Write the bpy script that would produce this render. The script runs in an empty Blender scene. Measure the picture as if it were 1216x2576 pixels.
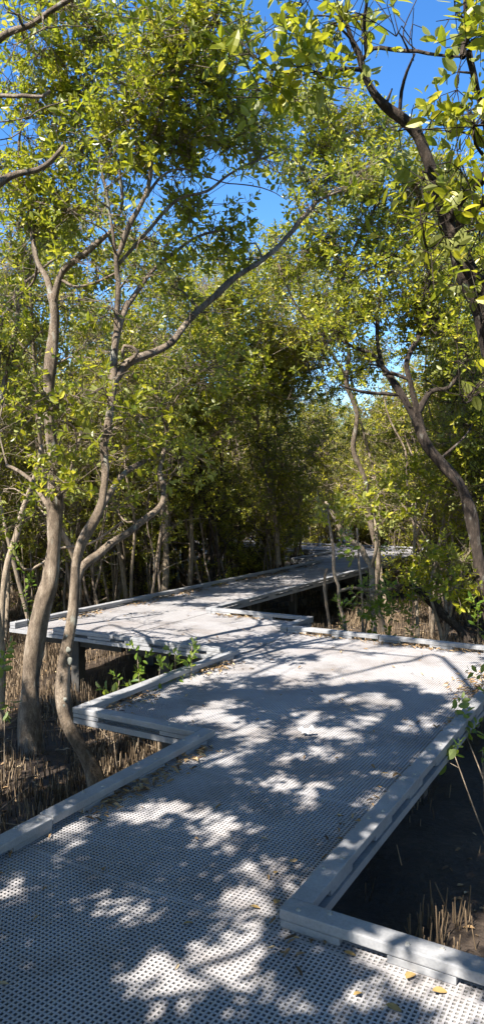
import bpy, bmesh, math
import numpy as np
from mathutils import Vector, Matrix

rng = np.random.default_rng(7)
C = bpy.context.scene.collection
R = math.radians

# ------------------------------------------------------------------ frame
# world: y runs along the walkway, x to its right, z = 0 on the deck, the mud lies at about MUD
F, CX, CY, H = 1824.0, 608.0, 1287.5, 1.7          # photograph as seen at 1216 x 2575
PITCH, YAW = math.atan(85 / 2900.0), R(30.0)
MUD = -0.75
SUN_EL, SUN_AZ = R(50), R(12)                      # light travels 12 deg right of +y
TOSUN = np.array([-math.sin(SUN_AZ) * math.cos(SUN_EL), -math.cos(SUN_AZ) * math.cos(SUN_EL), math.sin(SUN_EL)])
cp, sp, ca, sa = math.cos(PITCH), math.sin(PITCH), math.cos(YAW), math.sin(YAW)


def at(px, py, d):
    """world point seen at (px, py) at horizontal distance d in front of the viewpoint"""
    px, py, d = np.broadcast_arrays(np.asarray(px, float), np.asarray(py, float), np.asarray(d, float))
    u = (CY - py) / F
    up, fw = u * cp - sp, cp + u * sp
    t = d / fw
    X = (px - CX) / F * t
    return np.stack([X * ca - d * sa, X * sa + d * ca, H + up * t], -1)


def proj(P):
    P = np.asarray(P, float)
    X = P[..., 0] * ca + P[..., 1] * sa
    Y = -P[..., 0] * sa + P[..., 1] * ca
    Z = P[..., 2] - H
    fw, up = Y * cp - Z * sp, Y * sp + Z * cp
    fw = np.where(fw < 1e-3, 1e-3, fw)
    return CX + X / fw * F, CY - up / fw * F, Y


# ------------------------------------------------------------------ mesh helpers
def new_obj(name, mesh, mat=None, parent=None):
    o = bpy.data.objects.new(name, mesh)
    C.objects.link(o)
    if mat is not None and mesh is not None:
        for m in (mat if isinstance(mat, (list, tuple)) else [mat]):
            mesh.materials.append(m)
    if parent is not None:
        o.parent = parent
    return o


def tag(o, label=None, cat=None, group=None, kind=None):
    if label: o['label'] = label
    if cat: o['category'] = cat
    if group: o['group'] = group
    if kind: o['kind'] = kind
    return o


def empty(name, loc, label, cat, group=None, rz=0.0):
    o = bpy.data.objects.new(name, None)
    o.empty_display_size = 0.1
    C.objects.link(o)
    o.location = loc
    o.rotation_euler = (0, 0, rz)
    return tag(o, label, cat, group)


def mesh_from(name, V, faces, smooth=False, matidx=None):
    """faces: list of int arrays (m, k)"""
    me = bpy.data.meshes.new(name)
    V = np.asarray(V, np.float32)
    me.vertices.add(len(V))
    me.vertices.foreach_set('co', V.ravel())
    faces = [np.asarray(f, np.int32) for f in faces if len(f)]
    loops = np.concatenate([f.ravel() for f in faces])
    tot = np.concatenate([np.full(len(f), f.shape[1], np.int32) for f in faces])
    start = np.concatenate([[0], np.cumsum(tot)[:-1]]).astype(np.int32)
    me.loops.add(len(loops))
    me.loops.foreach_set('vertex_index', loops)
    me.polygons.add(len(tot))
    me.polygons.foreach_set('loop_start', start)
    me.polygons.foreach_set('use_smooth', np.full(len(tot), bool(smooth)))
    if matidx is not None:
        me.polygons.foreach_set('material_index', np.asarray(matidx, np.int32))
    me.update(calc_edges=True)
    return me


class Acc:
    def __init__(s):
        s.V, s.Q, s.T, s.n = [], [], [], 0

    def add(s, V, Q=None, T=None):
        V = np.asarray(V, float)
        if Q is not None and len(Q): s.Q.append(np.asarray(Q) + s.n)
        if T is not None and len(T): s.T.append(np.asarray(T) + s.n)
        s.V.append(V)
        s.n += len(V)

    def boxes(s, lo, hi, bottom=True):
        lo, hi = np.atleast_2d(lo).astype(float), np.atleast_2d(hi).astype(float)
        n = len(lo)
        c = np.array([[0, 0, 0], [1, 0, 0], [1, 1, 0], [0, 1, 0], [0, 0, 1], [1, 0, 1], [1, 1, 1], [0, 1, 1]], float)
        V = lo[:, None, :] + c[None] * (hi - lo)[:, None, :]
        q = [[4, 5, 6, 7], [0, 1, 5, 4], [1, 2, 6, 5], [2, 3, 7, 6], [3, 0, 4, 7]]
        if bottom: q.append([3, 2, 1, 0])
        q = np.array(q)
        Q = (q[None] + (np.arange(n) * 8)[:, None, None]).reshape(-1, 4)
        s.add(V.reshape(-1, 3), Q)

    def mesh(s, name, smooth=False, off=None):
        V = np.concatenate(s.V)
        if off is not None: V = V - np.asarray(off)
        return mesh_from(name, V, [np.concatenate(x) for x in (s.Q, s.T) if x], smooth)


def spline(P, step):
    """Catmull-Rom through rows of P (any columns), first 3 columns are xyz"""
    P = np.asarray(P, float)
    if len(P) < 2: return P
    E = np.vstack([2 * P[0] - P[1], P, 2 * P[-1] - P[-2]])
    out = []
    for i in range(1, len(E) - 2):
        p0, p1, p2, p3 = E[i - 1], E[i], E[i + 1], E[i + 2]
        n = max(1, int(np.ceil(np.linalg.norm(p2[:3] - p1[:3]) / step)))
        t = (np.arange(n) / n)[:, None]
        out.append(.5 * (2 * p1 + (p2 - p0) * t + (2 * p0 - 5 * p1 + 4 * p2 - p3) * t ** 2 + (3 * p1 - p0 - 3 * p2 + p3) * t ** 3))
    out.append(E[-2][None])
    return np.vstack(out)


def tube(acc, P, r, ns=6, knob=0.0, cap=True):
    P, r = np.asarray(P, float), np.maximum(np.asarray(r, float), .0008)
    n = len(P)
    if n < 2: return
    Tn = np.gradient(P, axis=0)
    Tn /= np.linalg.norm(Tn, axis=1)[:, None] + 1e-9
    u = np.cross(Tn[0], [0.31, 0.82, 0.47]); u /= np.linalg.norm(u) + 1e-9
    U = np.empty_like(P)
    for i in range(n):
        u = u - Tn[i] * u.dot(Tn[i]); u /= np.linalg.norm(u) + 1e-9
        U[i] = u
    W = np.cross(Tn, U)
    a = np.arange(ns) / ns * 2 * np.pi
    rr = np.repeat(r[:, None], ns, 1)
    if knob:
        z = np.arange(n)[:, None] * .35
        k = rng.uniform(0, 6.28, 6)
        rr = rr * (1 + knob * (np.sin(2 * a[None] + z * 1.3 + k[0]) * .5 + np.sin(3 * a[None] - z * .9 + k[1]) * .35 + np.sin(z * 2.1 + k[2]) * .4)
                   + knob * .35 * rr * 0 + rng.normal(0, knob * .22, rr.shape) * r[:, None])
    V = P[:, None] + rr[..., None] * (np.cos(a)[None, :, None] * U[:, None] + np.sin(a)[None, :, None] * W[:, None])
    i = np.arange(n - 1)[:, None] * ns
    j = np.arange(ns)[None]
    j2 = (j + 1) % ns
    Q = np.stack([i + j, i + j2, i + ns + j2, i + ns + j], -1).reshape(-1, 4)
    V = V.reshape(-1, 3)
    T = None
    if cap:
        V = np.vstack([V, P[-1] + Tn[-1] * r[-1] * .6])
        b = (n - 1) * ns
        T = np.array([[b + k, b + (k + 1) % ns, n * ns] for k in range(ns)])
    acc.add(V, Q, T)


def sticks(acc, A, B, ra, rb, ns=3):
    """many straight thin twigs at once"""
    A, B = np.asarray(A, float), np.asarray(B, float)
    n = len(A)
    if not n: return
    Tn = B - A; Tn /= np.linalg.norm(Tn, axis=1)[:, None] + 1e-9
    U = np.cross(Tn, [0.31, 0.82, 0.47]); U /= np.linalg.norm(U, axis=1)[:, None] + 1e-9
    W = np.cross(Tn, U)
    a = np.arange(ns) / ns * 2 * np.pi
    ring = np.cos(a)[None, :, None] * U[:, None] + np.sin(a)[None, :, None] * W[:, None]
    V = np.concatenate([A[:, None] + ring * ra, B[:, None] + ring * rb], 1)
    j = np.arange(ns); j2 = (j + 1) % ns
    q = np.stack([j, j2, ns + j2, ns + j], -1)
    acc.add(V.reshape(-1, 3), (q[None] + (np.arange(n) * 2 * ns)[:, None, None]).reshape(-1, 4))


# ------------------------------------------------------------------ materials
def mat(name):
    m = bpy.data.materials.new(name); m.use_nodes = True
    nt = m.node_tree; nt.nodes.clear()
    return m, nt, nt.nodes.new('ShaderNodeOutputMaterial')


def N(nt, typ, **kw):
    n = nt.nodes.new(typ)
    for k, v in kw.items():
        if k.startswith('i_'): n.inputs[k[2:].replace('_', ' ')].default_value = v
        else: setattr(n, k, v)
    return n


def ramp(nt, src, stops):
    r = N(nt, 'ShaderNodeValToRGB')
    e = r.color_ramp.elements
    while len(e) < len(stops): e.new(.5)
    for x, (p, c) in zip(e, stops):
        x.position = p; x.color = (*c, 1)
    nt.links.new(src, r.inputs[0])
    return r.outputs[0]


def leaf_mat(name, top, under, trans, gloss=.36, tw=.43):
    m, nt, out = mat(name)
    L = nt.links
    g = N(nt, 'ShaderNodeNewGeometry')
    a = ramp(nt, g.outputs['Random Per Island'], [(0, top[0]), (.5, top[1]), (.93, top[2]), (1, top[3])])
    mx = N(nt, 'ShaderNodeMix', data_type='RGBA')
    L.new(g.outputs['Backfacing'], mx.inputs['Factor'])
    L.new(a, mx.inputs['A']); mx.inputs['B'].default_value = (*under, 1)
    p = N(nt, 'ShaderNodeBsdfPrincipled'); p.inputs['Roughness'].default_value = gloss
    p.inputs['Specular IOR Level'].default_value = .32
    L.new(mx.outputs['Result'], p.inputs['Base Color'])
    t = N(nt, 'ShaderNodeBsdfTranslucent')
    tr = ramp(nt, g.outputs['Random Per Island'], [(0, trans[0]), (1, trans[1])])
    L.new(tr, t.inputs['Color'])
    s = N(nt, 'ShaderNodeMixShader'); s.inputs[0].default_value = tw
    L.new(p.outputs[0], s.inputs[1]); L.new(t.outputs[0], s.inputs[2]); L.new(s.outputs[0], out.inputs[0])
    return m


LEAF_TOP = [(.075, .105, .009), (.22, .235, .014), (.42, .385, .024), (.55, .45, .05)]
M_leaf = leaf_mat('mangrove_leaf', LEAF_TOP, (.26, .275, .085), [(.3, .36, .018), (.5, .48, .026)])
M_leaf_far = leaf_mat('mangrove_leaf_thicket', [(.065, .085, .01), (.22, .222, .016), (.44, .39, .034), (.55, .45, .1)], (.21, .225, .06), [(.3, .33, .016), (.5, .46, .028)], tw=.34)
M_young = leaf_mat('young_leaf', [(.05, .1, .012), (.1, .16, .02), (.17, .23, .03), (.24, .27, .05)], (.16, .2, .08), [(.3, .42, .03), (.45, .52, .05)])


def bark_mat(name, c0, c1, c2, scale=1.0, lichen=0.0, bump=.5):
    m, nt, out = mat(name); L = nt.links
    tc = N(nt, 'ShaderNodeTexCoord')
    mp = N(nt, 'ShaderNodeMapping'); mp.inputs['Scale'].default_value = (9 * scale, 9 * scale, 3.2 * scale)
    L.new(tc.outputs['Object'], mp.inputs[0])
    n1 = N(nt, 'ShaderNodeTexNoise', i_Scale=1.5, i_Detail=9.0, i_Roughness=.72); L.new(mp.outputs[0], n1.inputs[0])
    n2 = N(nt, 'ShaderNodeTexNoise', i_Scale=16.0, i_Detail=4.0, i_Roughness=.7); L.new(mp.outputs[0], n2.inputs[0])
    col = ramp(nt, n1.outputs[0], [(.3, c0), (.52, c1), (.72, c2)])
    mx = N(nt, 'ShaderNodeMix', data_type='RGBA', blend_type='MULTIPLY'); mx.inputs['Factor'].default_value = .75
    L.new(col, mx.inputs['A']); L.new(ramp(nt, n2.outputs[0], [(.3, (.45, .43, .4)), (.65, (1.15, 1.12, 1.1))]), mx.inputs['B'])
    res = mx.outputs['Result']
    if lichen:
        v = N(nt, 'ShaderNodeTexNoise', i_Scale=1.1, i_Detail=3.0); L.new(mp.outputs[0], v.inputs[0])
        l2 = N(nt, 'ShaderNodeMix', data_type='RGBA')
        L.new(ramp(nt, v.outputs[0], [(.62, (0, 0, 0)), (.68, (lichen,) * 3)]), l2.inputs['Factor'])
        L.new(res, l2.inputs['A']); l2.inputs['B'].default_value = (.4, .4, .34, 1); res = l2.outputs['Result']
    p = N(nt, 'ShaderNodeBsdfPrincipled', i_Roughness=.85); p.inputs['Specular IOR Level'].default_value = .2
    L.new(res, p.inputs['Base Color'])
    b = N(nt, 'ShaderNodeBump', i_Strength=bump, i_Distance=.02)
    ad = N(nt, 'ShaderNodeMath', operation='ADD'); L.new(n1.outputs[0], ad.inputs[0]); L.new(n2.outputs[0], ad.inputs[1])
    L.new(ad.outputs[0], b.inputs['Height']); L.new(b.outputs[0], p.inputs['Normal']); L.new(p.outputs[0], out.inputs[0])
    return m


M_bark = bark_mat('grey_bark', (.055, .042, .032), (.25, .195, .145), (.5, .425, .34), lichen=.6, bump=1.0)
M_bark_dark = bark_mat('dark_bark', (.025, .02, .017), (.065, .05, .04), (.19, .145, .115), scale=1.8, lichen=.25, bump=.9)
M_bark_thin = bark_mat('thin_stem_bark', (.13, .1, .075), (.3, .24, .175), (.46, .39, .31), scale=2)


def plastic_mat():
    m, nt, out = mat('recycled_plastic'); L = nt.links
    tc = N(nt, 'ShaderNodeTexCoord')
    n = N(nt, 'ShaderNodeTexNoise', i_Scale=5.0, i_Detail=6.0, i_Roughness=.65); L.new(tc.outputs['Object'], n.inputs[0])
    n2 = N(nt, 'ShaderNodeTexNoise', i_Scale=90.0, i_Detail=3.0); L.new(tc.outputs['Object'], n2.inputs[0])
    c = ramp(nt, n.outputs[0], [(.25, (.2, .198, .2)), (.5, (.27, .268, .276)), (.8, (.36, .357, .36))])
    mx = N(nt, 'ShaderNodeMix', data_type='RGBA', blend_type='MULTIPLY'); mx.inputs['Factor'].default_value = .35
    L.new(c, mx.inputs['A']); L.new(ramp(nt, n2.outputs[0], [(.35, (.6, .6, .6)), (.6, (1, 1, 1))]), mx.inputs['B'])
    p = N(nt, 'ShaderNodeBsdfPrincipled', i_Roughness=.55); L.new(mx.outputs['Result'], p.inputs['Base Color'])
    b = N(nt, 'ShaderNodeBump', i_Strength=.15, i_Distance=.004); L.new(n2.outputs[0], b.inputs['Height']); L.new(b.outputs[0], p.inputs['Normal'])
    L.new(p.outputs[0], out.inputs[0])
    return m


def grating_mat():
    m, nt, out = mat('fibreglass_grating'); L = nt.links
    tc = N(nt, 'ShaderNodeTexCoord')
    n = N(nt, 'ShaderNodeTexNoise', i_Scale=1.7, i_Detail=7.0, i_Roughness=.65); L.new(tc.outputs['Object'], n.inputs[0])
    n2 = N(nt, 'ShaderNodeTexNoise', i_Scale=240.0, i_Detail=2.0); L.new(tc.outputs['Object'], n2.inputs[0])
    c = ramp(nt, n.outputs[0], [(.3, (.25, .225, .215)), (.48, (.38, .358, .358)), (.75, (.46, .44, .445))])
    mx = N(nt, 'ShaderNodeMix', data_type='RGBA', blend_type='MULTIPLY'); mx.inputs['Factor'].default_value = .5
    L.new(c, mx.inputs['A']); L.new(ramp(nt, n2.outputs[0], [(.35, (.62, .62, .62)), (.6, (1.05, 1.05, 1.05))]), mx.inputs['B'])
    n3 = N(nt, 'ShaderNodeTexNoise', i_Scale=.9, i_Detail=9.0, i_Roughness=.75); L.new(tc.outputs['Object'], n3.inputs[0])
    gm = N(nt, 'ShaderNodeMix', data_type='RGBA'); L.new(ramp(nt, n3.outputs[0], [(.5, (0, 0, 0)), (.72, (.75,) * 3)]), gm.inputs['Factor'])
    L.new(mx.outputs['Result'], gm.inputs['A']); gm.inputs['B'].default_value = (.235, .185, .16, 1); mx = gm
    sep = N(nt, 'ShaderNodeSeparateXYZ'); L.new(tc.outputs['Normal'], sep.inputs[0])          # gritty top; bar sides darkened, shade of the holes painted into the colour
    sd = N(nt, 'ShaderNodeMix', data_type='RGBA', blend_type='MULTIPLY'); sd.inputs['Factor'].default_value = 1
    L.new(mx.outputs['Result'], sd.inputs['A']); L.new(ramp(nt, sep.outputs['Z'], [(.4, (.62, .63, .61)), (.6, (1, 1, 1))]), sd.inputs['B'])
    p = N(nt, 'ShaderNodeBsdfPrincipled', i_Roughness=.7); L.new(sd.outputs['Result'], p.inputs['Base Color'])
    L.new(p.outputs[0], out.inputs[0])
    return m


def simple(name, col, rough=.8, var=.25, scale=30.0, spec=.3):
    m, nt, out = mat(name); L = nt.links
    tc = N(nt, 'ShaderNodeTexCoord')
    n = N(nt, 'ShaderNodeTexNoise', i_Scale=scale, i_Detail=5.0); L.new(tc.outputs['Object'], n.inputs[0])
    a = tuple(x * (1 - var) for x in col); b = tuple(min(1, x * (1 + var)) for x in col)
    p = N(nt, 'ShaderNodeBsdfPrincipled', i_Roughness=rough); p.inputs['Specular IOR Level'].default_value = spec
    L.new(ramp(nt, n.outputs[0], [(.3, a), (.7, b)]), p.inputs['Base Color']); L.new(p.outputs[0], out.inputs[0])
    return m


def island(name, stops, rough=.8):
    m, nt, out = mat(name); L = nt.links
    g = N(nt, 'ShaderNodeNewGeometry')
    p = N(nt, 'ShaderNodeBsdfPrincipled', i_Roughness=rough); p.inputs['Specular IOR Level'].default_value = .25
    L.new(ramp(nt, g.outputs['Random Per Island'], stops), p.inputs['Base Color']); L.new(p.outputs[0], out.inputs[0])
    return m


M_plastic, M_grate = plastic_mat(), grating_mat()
M_steel = simple('galvanised_steel', (.3, .29, .27), .45, .3)
M_under = simple('substructure_timber', (.06, .055, .05), .8, .3, 8.0)
M_root = island('pencil_root', [(0, (.035, .025, .016)), (.55, (.14, .098, .06)), (.85, (.3, .215, .135)), (1, (.42, .32, .21))])
M_litter = island('dead_leaf', [(0, (.1, .06, .035)), (.35, (.26, .17, .09)), (.7, (.36, .23, .11)), (1, (.46, .36, .22))])
M_yellow = island('yellow_dead_leaf', [(0, (.3, .19, .07)), (.5, (.38, .26, .1)), (1, (.26, .15, .08))], .6)
M_paper = simple('white_paper', (.75, .75, .76), .8, .05)
M_lichen = simple('lichen', (.21, .21, .18), .95, .2, 60)


def mud_mat():
    m, nt, out = mat('mud'); L = nt.links
    tc = N(nt, 'ShaderNodeTexCoord')
    n = N(nt, 'ShaderNodeTexNoise', i_Scale=1.3, i_Detail=9.0, i_Roughness=.7); L.new(tc.outputs['Object'], n.inputs[0])
    n2 = N(nt, 'ShaderNodeTexNoise', i_Scale=24.0, i_Detail=6.0, i_Roughness=.7); L.new(tc.outputs['Object'], n2.inputs[0])
    c = ramp(nt, n.outputs[0], [(.3, (.016, .012, .009)), (.55, (.05, .034, .023)), (.75, (.12, .084, .056))])
    mx = N(nt, 'ShaderNodeMix', data_type='RGBA', blend_type='MULTIPLY'); mx.inputs['Factor'].default_value = .7
    L.new(c, mx.inputs['A']); L.new(ramp(nt, n2.outputs[0], [(.35, (.35, .33, .3)), (.65, (1.2, 1.15, 1.1))]), mx.inputs['B'])
    p = N(nt, 'ShaderNodeBsdfPrincipled'); L.new(mx.outputs['Result'], p.inputs['Base Color'])
    L.new(ramp(nt, n.outputs[0], [(.35, (.3,) * 3), (.6, (.8,) * 3)]), p.inputs['Roughness'])
    b = N(nt, 'ShaderNodeBump', i_Strength=.8, i_Distance=.03); L.new(n2.outputs[0], b.inputs['Height']); L.new(b.outputs[0], p.inputs['Normal'])
    L.new(p.outputs[0], out.inputs[0])
    return m


M_mud = mud_mat()

# ------------------------------------------------------------------ ground
def gz(x, y):
    return MUD + .03 * np.sin(x * 1.7 + .6 * y) * np.cos(y * 1.3 - x * .5) + .02 * np.sin(3.9 * x + 1) * np.sin(4.3 * y) + .012 * np.sin(9 * x + 2 * y) * np.sin(8 * y - 3 * x)


core = np.arange(-30, 34.01, .2)
far = np.array([-400, -200, -110, -70, -48, -36])
gx = np.concatenate([far, core, -far[::-1]])
XX, YY = np.meshgrid(gx - 6, gx + 8, indexing='ij')
n = len(gx)
ii, jj = np.meshgrid(np.arange(n - 1), np.arange(n - 1), indexing='ij')
Qg = np.stack([ii * n + jj, (ii + 1) * n + jj, (ii + 1) * n + jj + 1, ii * n + jj + 1], -1).reshape(-1, 4)
tag(new_obj('ground', mesh_from('ground', np.stack([XX, YY, gz(XX, YY)], -1).reshape(-1, 3), [Qg], True), M_mud), kind='structure')

# ------------------------------------------------------------------ boardwalk deck
RECTS = [(-2.66, 1.3, -3.4, 2.52), (-2.66, -1.2, 2.52, 4.08), (-3.76, -1.2, 4.08, 7.82), (-5.42, -3.76, 6.32, 7.82),
         (-5.42, -3.9, 7.82, 8.48), (-6.92, -5.42, 6.32, 15.7), (-7.7, -5.42, 15.7, 18.3), (-24, -5.42, 18.3, 20.6)]
P_, BW, BD = .02, .0082, .032


def on_deck(x, y, m=0.0):
    r = np.zeros(np.shape(x), bool)
    for a, b, c, d in RECTS:
        r |= (x > a - m) & (x < b + m) & (y > c - m) & (y < d + m)
    return r


acc = Acc()
for (x0, x1, y0, y1) in RECTS:
    cuts = np.unique(np.concatenate([[y0, y1], np.arange(math.ceil(y0 / .61) * .61, y1, .61)]))
    xs = np.arange(math.ceil(x0 / P_ - 1e-6), math.floor(x1 / P_ + 1e-6) + 1) * P_
    for a, b in zip(cuts[:-1], cuts[1:]):
        acc.boxes(np.stack([xs - BW / 2, 0 * xs + a, 0 * xs - BD], -1), np.stack([xs + BW / 2, 0 * xs + b, 0 * xs], -1))
    cx_ = np.unique(np.concatenate([[x0, x1], np.arange(math.ceil(x0 / .5) * .5, x1, .5)]))
    ys = np.arange(math.ceil(y0 / P_ + 1e-6), math.floor(y1 / P_ + 1e-6) + 1) * P_
    wide = np.where(np.abs(ys / 1.22 - np.round(ys / 1.22)) * 1.22 < .0101, .0085, BW / 2)
    for a, b in zip(cx_[:-1], cx_[1:]):
        acc.boxes(np.stack([0 * ys + a, ys - wide, 0 * ys - BD + .0015], -1), np.stack([0 * ys + b, ys + wide, 0 * ys - .0007], -1))
deck = empty('boardwalk', (0, 0, 0), 'zigzag grey boardwalk of perforated grating over the mangrove mud', 'boardwalk')
tag(deck, kind='structure')
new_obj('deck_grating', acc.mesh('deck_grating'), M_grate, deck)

# edge bearers, joists and posts under the deck
G_ = .019
edges = [('y', -2.66 - G_, -3.4, 4.06), ('x', 4.08 - G_, -3.76, -2.68), ('y', -3.76 - G_, 4.045, 6.3), ('x', 6.32 - G_, -6.94, -3.78), ('y', -6.92 - G_, 6.3, 15.7),
         ('y', -1.2 + G_, 2.54, 7.8), ('x', 2.52 + G_, -1.18, 1.3), ('x', 7.82 + G_, -3.88, -1.2), ('y', -3.9 + G_, 7.84, 8.48), ('x', 8.48 + G_, -5.4, -3.9), ('y', -5.42 + G_, 8.5, 20.6),
         ('x', 15.7 - G_, -7.7, -6.94), ('y', -7.7 - G_, 15.7, 18.28), ('x', 18.3 - G_, -24, -7.72), ('x', 20.6 + G_, -24, -5.42)]
for axis, c, a, b in edges:
    A = Acc()
    z0, z1 = -.044, -.004
    if axis == 'y': A.boxes((c - .0175, a, z0), (c + .0175, b, z1))
    else: A.boxes((a, c - .0175, z0), (b, c + .0175, z1))
    new_obj('edge_fascia', A.mesh('edge_fascia'), M_plastic, deck)
posts = []
for (x0, x1, y0, y1) in RECTS[:7]:
    long_y = (y1 - y0) > (x1 - x0) * .8
    ys = np.arange(y0 + .35, y1, 1.5)
    for y in ys:
        A = Acc(); A.boxes((x0 + .04, y - .04, -.2), (x1 - .04, y + .04, -.034))
        new_obj('joist', A.mesh('joist'), M_under, deck)
        for x in ((x0 + .6, x1 - .6) if x1 - x0 > 1.6 else ((x0 + x1) / 2,)):
            posts.append((x, y))
for x in np.arange(-23, -8, 1.8):
    for y in (18.6, 20.3): posts.append((x, y))
pm = Acc(); pm.boxes((-.06, -.06, -.5), (.06, .06, .73)); pm = pm.mesh('post')
pm.materials.append(M_under)
for x, y in posts:
    new_obj('post', pm, None, deck).location = (x, y, -.85)


# kerb rails: beam on spacer blocks
def bevel_box(name, lo, hi, b=.005):
    me = bpy.data.meshes.new(name)
    bm = bmesh.new()
    bmesh.ops.create_cube(bm, size=1)
    lo, hi = Vector(lo), Vector(hi)
    for v in bm.verts:
        v.co = Vector(((lo[i] + hi[i]) / 2 + v.co[i] * (hi[i] - lo[i]) for i in range(3)))
    bmesh.ops.bevel(bm, geom=bm.edges[:], offset=b, segments=2, affect='EDGES', profile=.6)
    bm.to_mesh(me); bm.free()
    return me


bolt_me = bpy.data.meshes.new('bolt'); bm = bmesh.new()
bmesh.ops.create_cone(bm, segments=10, radius1=.011, radius2=.009, depth=.005, cap_ends=True)
bmesh.ops.create_cone(bm, segments=6, radius1=.0055, radius2=.005, depth=.005, cap_ends=True, matrix=Matrix.Translation((0, 0, .0045)))
bm.to_mesh(bolt_me); bm.free(); bolt_me.materials.append(M_steel)
KW, ZB0, ZB1, ZT = .093, .0015, .0308, .075
rk = np.random.default_rng(3)


def kerb(axis, c, a, b, label, joints=(), blk=.27, gap=.22, first=0.0, near=True, jog=0.0):
    """c: centre line, a..b: extent along the axis"""
    base = (c, a, 0) if axis == 'y' else (a, c, 0)
    root = empty('kerb_rail', base, label, 'kerb', 'kerb rails edging the boardwalk')
    L = b - a

    def box(name, t0, t1, z0, z1, hw, bev, dx=0.0):
        if axis == 'y': me = bevel_box(name, (-hw + dx, t0, z0), (hw + dx, t1, z1), bev)
        else: me = bevel_box(name, (t0, -hw + dx, z0), (t1, hw + dx, z1), bev)
        return new_obj(name, me, M_plastic, root)
    cut = [0] + [j - a for j in joints] + [L]
    for k, (t0, t1) in enumerate(zip(cut[:-1], cut[1:])):
        dx = jog * (k % 2) + rk.uniform(-.0015, .0015)
        box('beam', t0 + (.006 if k else 0), t1 - (.006 if k < len(cut) - 2 else 0), .033 + rk.uniform(0, .001), ZT + rk.uniform(-.001, .001), KW / 2, .0055, dx)
    t = first
    while t < L - .05:
        e = min(t + blk, L)
        box('spacer_block', t + .002, e - .002, ZB0, ZB1, KW / 2 - .003, .003)
        if near:
            for q, s in ((.28, -1), (.74, 1)):
                tt = t + (e - t) * q
                o = new_obj('bolt', bolt_me, None, root)
                off = s * .018
                o.location = (off, tt, ZT + .002) if axis == 'y' else (tt, off, ZT + .002)
        t = e + gap
    return root


kerb('y', -2.647, -3.3, 4.14, 'long grey kerb rail along the left side of the near walkway', joints=(-.9, 2.617), blk=.25, gap=.225, first=.92, jog=.01)
kerb('x', 4.088, -3.80, -2.70, 'short grey kerb rail across the left notch beside the speckled trunk', blk=.25, gap=.55)
kerb('y', -3.757, 4.136, 6.38, 'grey kerb rail along the notch with seedlings growing behind it', joints=(), blk=.22, gap=.42)
kerb('x', 6.335, -6.22, -3.81, 'sunlit kerb rail on the open edge of the middle platform', joints=(-5.3,), blk=.34, gap=.2, jog=.006)
kerb('y', -6.905, 6.30, 15.7, 'long kerb rail on the left side of the far walkway with litter beside it', joints=(8.6, 11.1, 13.5), blk=.25, gap=.6)
kerb('y', -1.215, 2.57, 7.76, 'grey kerb rail along the right side of the near walkway', joints=(5.2,), blk=.25, gap=.3, first=.2)
kerb('x', 2.522, -1.262, 1.3, 'grey kerb rail in the right foreground with dead leaves at its foot', joints=(), blk=.25, gap=.18)
kerb('x', 7.813, -3.86, -1.18, 'long kerb rail along the far side of the sunny platform, jointed left of its middle', joints=(-2.72,), blk=.25, gap=.32)
kerb('y', -3.912, 7.766, 8.54, 'very short kerb rail at the step in the far platform edge', blk=.2, gap=.4, near=False)
kerb('x', 8.487, -5.36, -3.962, 'short kerb rail leading to the start of the far walkway', blk=.3, gap=.35, near=False)
kerb('y', -5.41, 8.44, 20.6, 'long kerb rail on the right side of the far walkway', joints=(11, 13.5, 16, 18.4), blk=.25, gap=.6, near=False)
kerb('x', 15.73, -7.7, -6.96, 'tiny kerb rail at the far jog of the walkway', blk=.2, gap=.4, near=False)
kerb('y', -7.7, 15.78, 18.3, 'distant kerb rail past the jog of the far walkway', blk=.25, gap=.5, near=False)
kerb('x', 18.32, -24, -7.75, 'distant kerb rail on the near side of the cross walkway behind the trunks', joints=(-20, -16, -12), blk=.25, gap=.6, near=False)
kerb('x', 20.6, -24, -5.46, 'distant kerb rail on the back edge of the cross walkway', joints=(-20, -16, -12, -8), blk=.25, gap=.6, near=False)

# ------------------------------------------------------------------ foliage
def leaf_template(kind, L, w, fold, bend):
    """points of one leaf along +x, its upper face to +z"""
    def pt(t, s):
        ww = w * s
        return [L * t, ww, abs(ww) * fold - bend * L * t * t]
    if kind == 'near':
        ts, ws = [.14, .38, .64, .86], [.55, .97, .95, .52]
        V = [pt(0, 0)]
        for t, q in zip(ts, ws): V += [pt(t, q), pt(t, 0), pt(t, -q)]
        V.append(pt(1, 0))
        T = [[0, 2, 1], [0, 3, 2], [13, 10, 11], [13, 11, 12]]
        Q = []
        for k in range(3):
            b = 1 + 3 * k
            Q += [[b, b + 1, b + 4, b + 3], [b + 1, b + 2, b + 5, b + 4]]
        return np.array(V), np.array(Q), np.array(T)
    if kind == 'mid':
        V = [pt(0, 0), pt(.3, .95), pt(.72, .85), pt(1, 0), pt(.72, -.85), pt(.3, -.95)]
        return np.array(V), np.array([[0, 3, 2, 1], [0, 5, 4, 3]]), None
    V = [pt(0, 0), pt(.48, 1.05), pt(1, 0), pt(.48, -1.05)]
    return np.array(V), None, np.array([[0, 2, 1], [0, 3, 2]])


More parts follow.
